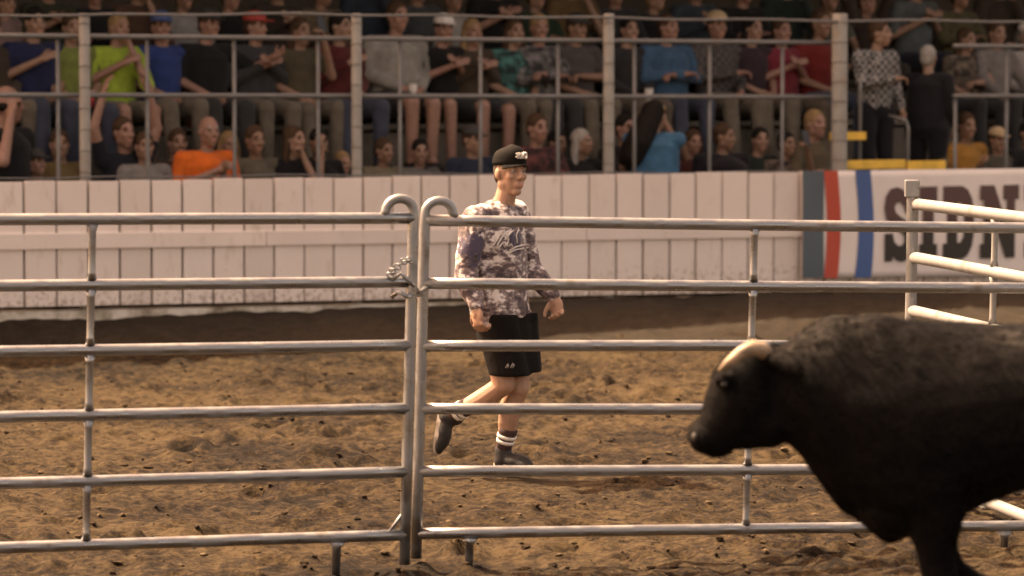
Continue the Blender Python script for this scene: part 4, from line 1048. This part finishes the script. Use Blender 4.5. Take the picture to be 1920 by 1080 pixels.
for (px, py, lab, col, sk, hr_, st) in ((328, 268, "person in a dark brown fleece between the light grey tee and the orange shirt", (.09, .06, .04), 0, 'brown', 'short'),
        (428, 272, "person in a grey-blue tee partly hidden right of the orange shirt", (.12, .13, .16), 2, 'light', 'long'), (716, 282, "youngster in a khaki tee low on the near bench right of the second thick post", (.24, .20, .13), 1, 'brown', 'short'),
        (786, 284, "youngster in a dull grey hoodie, near bench, left of the dark blue jacket", (.20, .19, .18), 0, 'black', 'short'), (1042, 268, "person in a brown top between the black and red print and the grey-haired person", (.10, .07, .05), 1, 'black', 'short'),
        (1296, 266, "person in a dark red hoodie between the blue sleeveless top and the heavy-set black top", (.13, .04, .035), 2, 'brown', 'long'), (112, 270, "person in a mustard brown tee on the near bench left of the left thick post", (.22, .15, .06), 0, 'brown', 'short')):
    spectator(1, px, py, lab, col, ('lap', 'lap'), hr_, st, skin=sk, d=1.15, headyaw=random.uniform(-20, 25))
r2 = [
 (-18, 52, "person in a brown jacket cut off by the left edge, second bench", (.07, .05, .035), ('lap', 'lap'), 'brown', 'short', None, dict(sleeve=2)),
 (62, 42, "person in a navy blue tee on the second bench near the left edge", (.022, .028, .085), ('clap', 'lap'), 'black', 'short', None, dict(wide=1.15)),
 (132, 52, "person in a dull olive-green shirt left of the left thick post", (.24, .29, .07), ('lap', 'lap'), 'brown', 'short', None, dict(wide=1.1)),
 (218, 52, "person in a bright lime safety shirt with clasped hands, right of the left thick post", (.46, .62, .07), ('clap', 'chin'), 'light', 'short', None, dict(skin=2, bare=True)),
 (303, 50, "person in a royal blue shirt with a yellow front, second bench", (.035, .065, .24), ('lap', 'down'), 'brown', 'short', 'blue', dict(skin=2)),
 (385, 46, "person in a black tee stretching one forearm out to the side, second bench", (.014, .014, .015), ('lap', 'out'), 'brown', 'short', 'dark', dict(skin=2, wide=1.1)),
 (478, 50, "person in a charcoal grey tee clapping above the olive top, second bench", (.055, .055, .058), ('clap', 'clap'), 'brown', 'short', 'red', dict(skin=2, wide=1.1)),
 (560, 58, "person in a brown top with a lime chest panel, left of the second thick post", (.12, .10, .06), ('lap', 'phone'), 'brown', 'long', None, dict(skin=0)),
 (634, 50, "person in a maroon tee with folded hands beside the second thick post", (.13, .026, .026), ('clap', 'lap'), 'black', 'short', None, dict(skin=0)),
 (740, 30, "broad person in a pale grey tee with bare legs, right of the second thick post", (.38, .36, .32), ('lap', 'lap'), 'brown', 'short', None, dict(skin=2, wide=1.3, bare=True, legs=(.05, .045, .04))),
 (826, 54, "person in a black tee with a white cap, above the running man's left shoulder", (.013, .012, .012), ('clap', 'clap'), 'brown', 'short', 'white', dict(skin=2, bare=True)),
 (882, 60, "person in a brown shirt clapping straight above the running man", (.085, .06, .04), ('clap', 'clap'), 'light', 'long', None, dict(skin=2, bare=True)),
 (958, 60, "person in a teal and black top, first teal one right of the running man's column", (.05, .15, .14), ('lap', 'lap'), 'brown', 'long', None, dict(kind='print')),
 (1008, 52, "person in a grey patterned hoodie between the teal top and the brown-grey shirt", (.15, .14, .14), ('fold', 'fold'), 'light', 'short', None, dict(kind='print', sleeve=2, skin=2)),
 (1076, 52, "person in a brown-grey shirt with a tanned face, left of the third thick post", (.10, .085, .085), ('lap', 'fold'), 'brown', 'short', 'dark', dict(skin=1, wide=1.1)),
 (1172, 56, "person in a dark grey coat immediately right of the third thick post", (.035, .033, .034), ('lap', 'lap'), 'black', 'short', None, dict(sleeve=2)),
 (1246, 52, "broad person in a denim blue shirt above the woman with very long hair", (.065, .14, .25), ('fold', 'fold'), 'brown', 'short', None, dict(skin=2, wide=1.3, sleeve=2)),
 (1340, 48, "person in a taupe checked shirt right of the denim blue shirt", (.13, .105, .095), ('fold', 'lap'), 'brown', 'short', 'tan', dict(kind='check', skin=2, wide=1.15, sleeve=2)),
 (1404, 54, "person in a dark plum top between the taupe checked shirt and the crimson top", (.05, .03, .04), ('lap', 'lap'), 'black', 'long', None, dict()),
 (1462, 58, "person in a crimson top clapping, second bench left of the fourth thick post", (.26, .035, .055), ('clap', 'clap'), 'brown', 'short', None, dict(skin=2, wide=1.1)),
 (1530, 44, "person in a deep red shirt right beside the fourth thick post", (.22, .025, .022), ('lap', 'lap'), 'brown', 'short', None, dict(skin=1)),
 (1806, 74, "person in a mottled brown top seated above the short railing at the right", (.13, .10, .075), ('lap', 'fold'), 'brown', 'long', None, dict(kind='print')),
 (1862, 62, "person in a pale grey sweatshirt with knees up near the right edge", (.26, .24, .23), ('knee', 'knee'), 'brown', 'short', None, dict(sleeve=2)),
 (1922, 66, "person in a white top and white cap cut off by the right edge, second bench", (.46, .42, .40), ('lap', 'lap'), 'grey', 'short', 'white', dict(sleeve=2)),
]
for (px, py, lab, col, arms, hair, style, cap, kw) in r2:
    spectator(2, px, py, lab, col, arms, hair, style, cap, **{'legs': random.choice([(.07, .08, .12), (.05, .05, .05), (.15, .12, .09), (.09, .11, .17), (.20, .17, .13)]), 'headyaw': random.uniform(-15, 25), **kw})
r3 = [
 (12, -28, "person in a pinkish top high in the third row, above the navy tee", (.32, .22, .20)), (92, -34, "person in a dark olive top, third row, left of the left thick post", (.05, .05, .03)),
 (178, -40, "person in a black sweater right above the left thick post", (.015, .015, .016)), (258, -26, "person in a rust brown tee, third row, between the lime and blue shirts", (.11, .06, .04)),
 (340, -34, "person in a pale grey sweatshirt, third row, above the black tee", (.42, .40, .38)), (428, -40, "person in a black leather jacket, third row, above the charcoal tee", (.012, .012, .013)),
 (520, -30, "person in a dark brown hoodie, third row, above the lime chest panel", (.055, .04, .03)), (600, -36, "person in a tan work shirt, third row, left of the second thick post", (.20, .15, .10)),
 (690, -44, "person in a dark denim jacket, third row, right of the second thick post", (.03, .04, .06)), (780, -50, "person in a slate top, third row, behind the broad pale grey tee", (.07, .075, .08)),
 (846, -36, "person in a cream sweater, third row, above the white cap", (.52, .48, .44)), (925, -42, "person in a black polo, third row, left of the teal top", (.013, .013, .014)),
 (1000, -30, "person in a forest green top, third row, above the patterned hoodie", (.03, .055, .03)), (1070, -36, "person in an ochre brown vest, third row, left of the third thick post", (.17, .11, .05)),
 (1150, -44, "person in a dark grey fleece, third row, above the third thick post", (.04, .04, .042)), (1222, -38, "person in a black tracksuit top, third row, above the denim blue shirt", (.014, .014, .016)),
 (1300, -28, "person in a smoky blue tee, third row, right of the denim blue shirt", (.045, .06, .08)), (1388, -40, "person in a black raincoat, third row, above the dark plum top", (.016, .015, .016)),
 (1470, -36, "person in a bottle green jacket, third row, above the crimson top", (.02, .035, .03)), (1548, -30, "person in a grey-green shirt, third row, above the fourth thick post", (.12, .125, .10)),
 (1620, -30, "person with raised arms in a dark brown top, third row, above the checked shirt", (.045, .03, .025)), (1712, -34, "person in a blue-grey plaid top, third row, above the entry gap", (.13, .15, .16)),
 (1790, -30, "person in an olive green tee, third row, above the mottled brown top", (.12, .11, .055)), (1868, -36, "person in a dark brown cardigan, third row, above the pale grey sweatshirt with knees up", (.06, .045, .036)), (1940, -30, "person in a black top, third row, cut off by the right edge", (.014, .014, .015)),
]
pool = [('lap', 'lap'), ('clap', 'clap'), ('fold', 'fold'), ('lap', 'chin'), ('knee', 'knee')]
for i, (px, py, lab, col) in enumerate(r3):
    py += (34, 4, 22, 0, 28)[i % 5]
    spectator(3, px, py, lab, col, ('up', 'up') if 'raised arms' in lab else pool[i % 5], random.choice(['brown', 'black', 'brown', 'light']), 'short', None, random.choice([(.03, .035, .06), (.02, .02, .022), (.06, .05, .04)]), i % 3, sleeve=2 if any(w in lab for w in ('jacket', 'sweat', 'hoodie', 'fleece', 'coat', 'sweater', 'cardigan')) else .55, headyaw=random.uniform(-20, 25))

# things held in the crowd
M['cup'] = mat('paper_cup', (.55, .52, .48), .6, var=.1); M['amber'] = mat('amber_drink', (.62, .34, .05), .4, var=.1); M['redcup'] = mat('red_cup', (.34, .03, .025), .4, var=.1)
def drink(key, i, label, m):
    p = WRIST[key][i]; c = empty("drink_cup", p + Vector((0, 0, -.05))); tag(c, label, "cup", "drinks held in the crowd")
    bm = bmesh.new(); tube(bm, [p + Vector((0, 0, -.06)), p + Vector((0, 0, .07))], [.030, .040], 14); obj("cup", bm, m, c)
    bm = bmesh.new(); tube(bm, [p + Vector((0, 0, .066)), p + Vector((0, 0, .075))], [.0425, .0425], 14); obj("rim", bm, M['cup'], c)
drink((1, 1226), 0, "amber drink held up by the woman with very long dark hair", M['amber'])
drink((2, 303), 1, "red cup in the lowered hand of the royal blue shirt", M['redcup'])
drink((2, 740), 0, "white paper cup on the lap of the broad pale grey tee", M['cup'])
drink((2, 1172), 1, "white paper cup held by the dark grey coat right of the third thick post", M['cup'])
drink((2, 1862), 1, "white paper cup in the hand of the pale grey sweatshirt near the right edge", M['cup'])
drink((2, 132), 1, "red cup on the lap of the dull olive-green shirt", M['redcup'])
def phone(key, i, label):
    p = WRIST[key][i]; c = empty("phone", p); tag(c, label, "phone", "phones held up in the crowd")
    rot = Matrix.Rotation(WANG, 3, 'Z') @ Matrix.Rotation(R(-20), 3, 'X')
    bm = bmesh.new(); box(bm, p + Vector((0, 0, .05)), (.072, .009, .148), rot); bev(obj("case", bm, PHONE, c, smooth=False), .004)
    bm = bmesh.new(); tube(bm, [p + rot @ Vector((.02, -.0045, .105)), p + rot @ Vector((.02, -.0075, .105))], .008, 10); obj("lens", bm, M['glossy'], c)
phone((2, 560), 1, "dark phone held up in front of the brown top with the lime panel")
phone((1, 1470), 1, "dark phone held up by the brown and tan printed top")
bpy.data.scenes.remove(TMP)
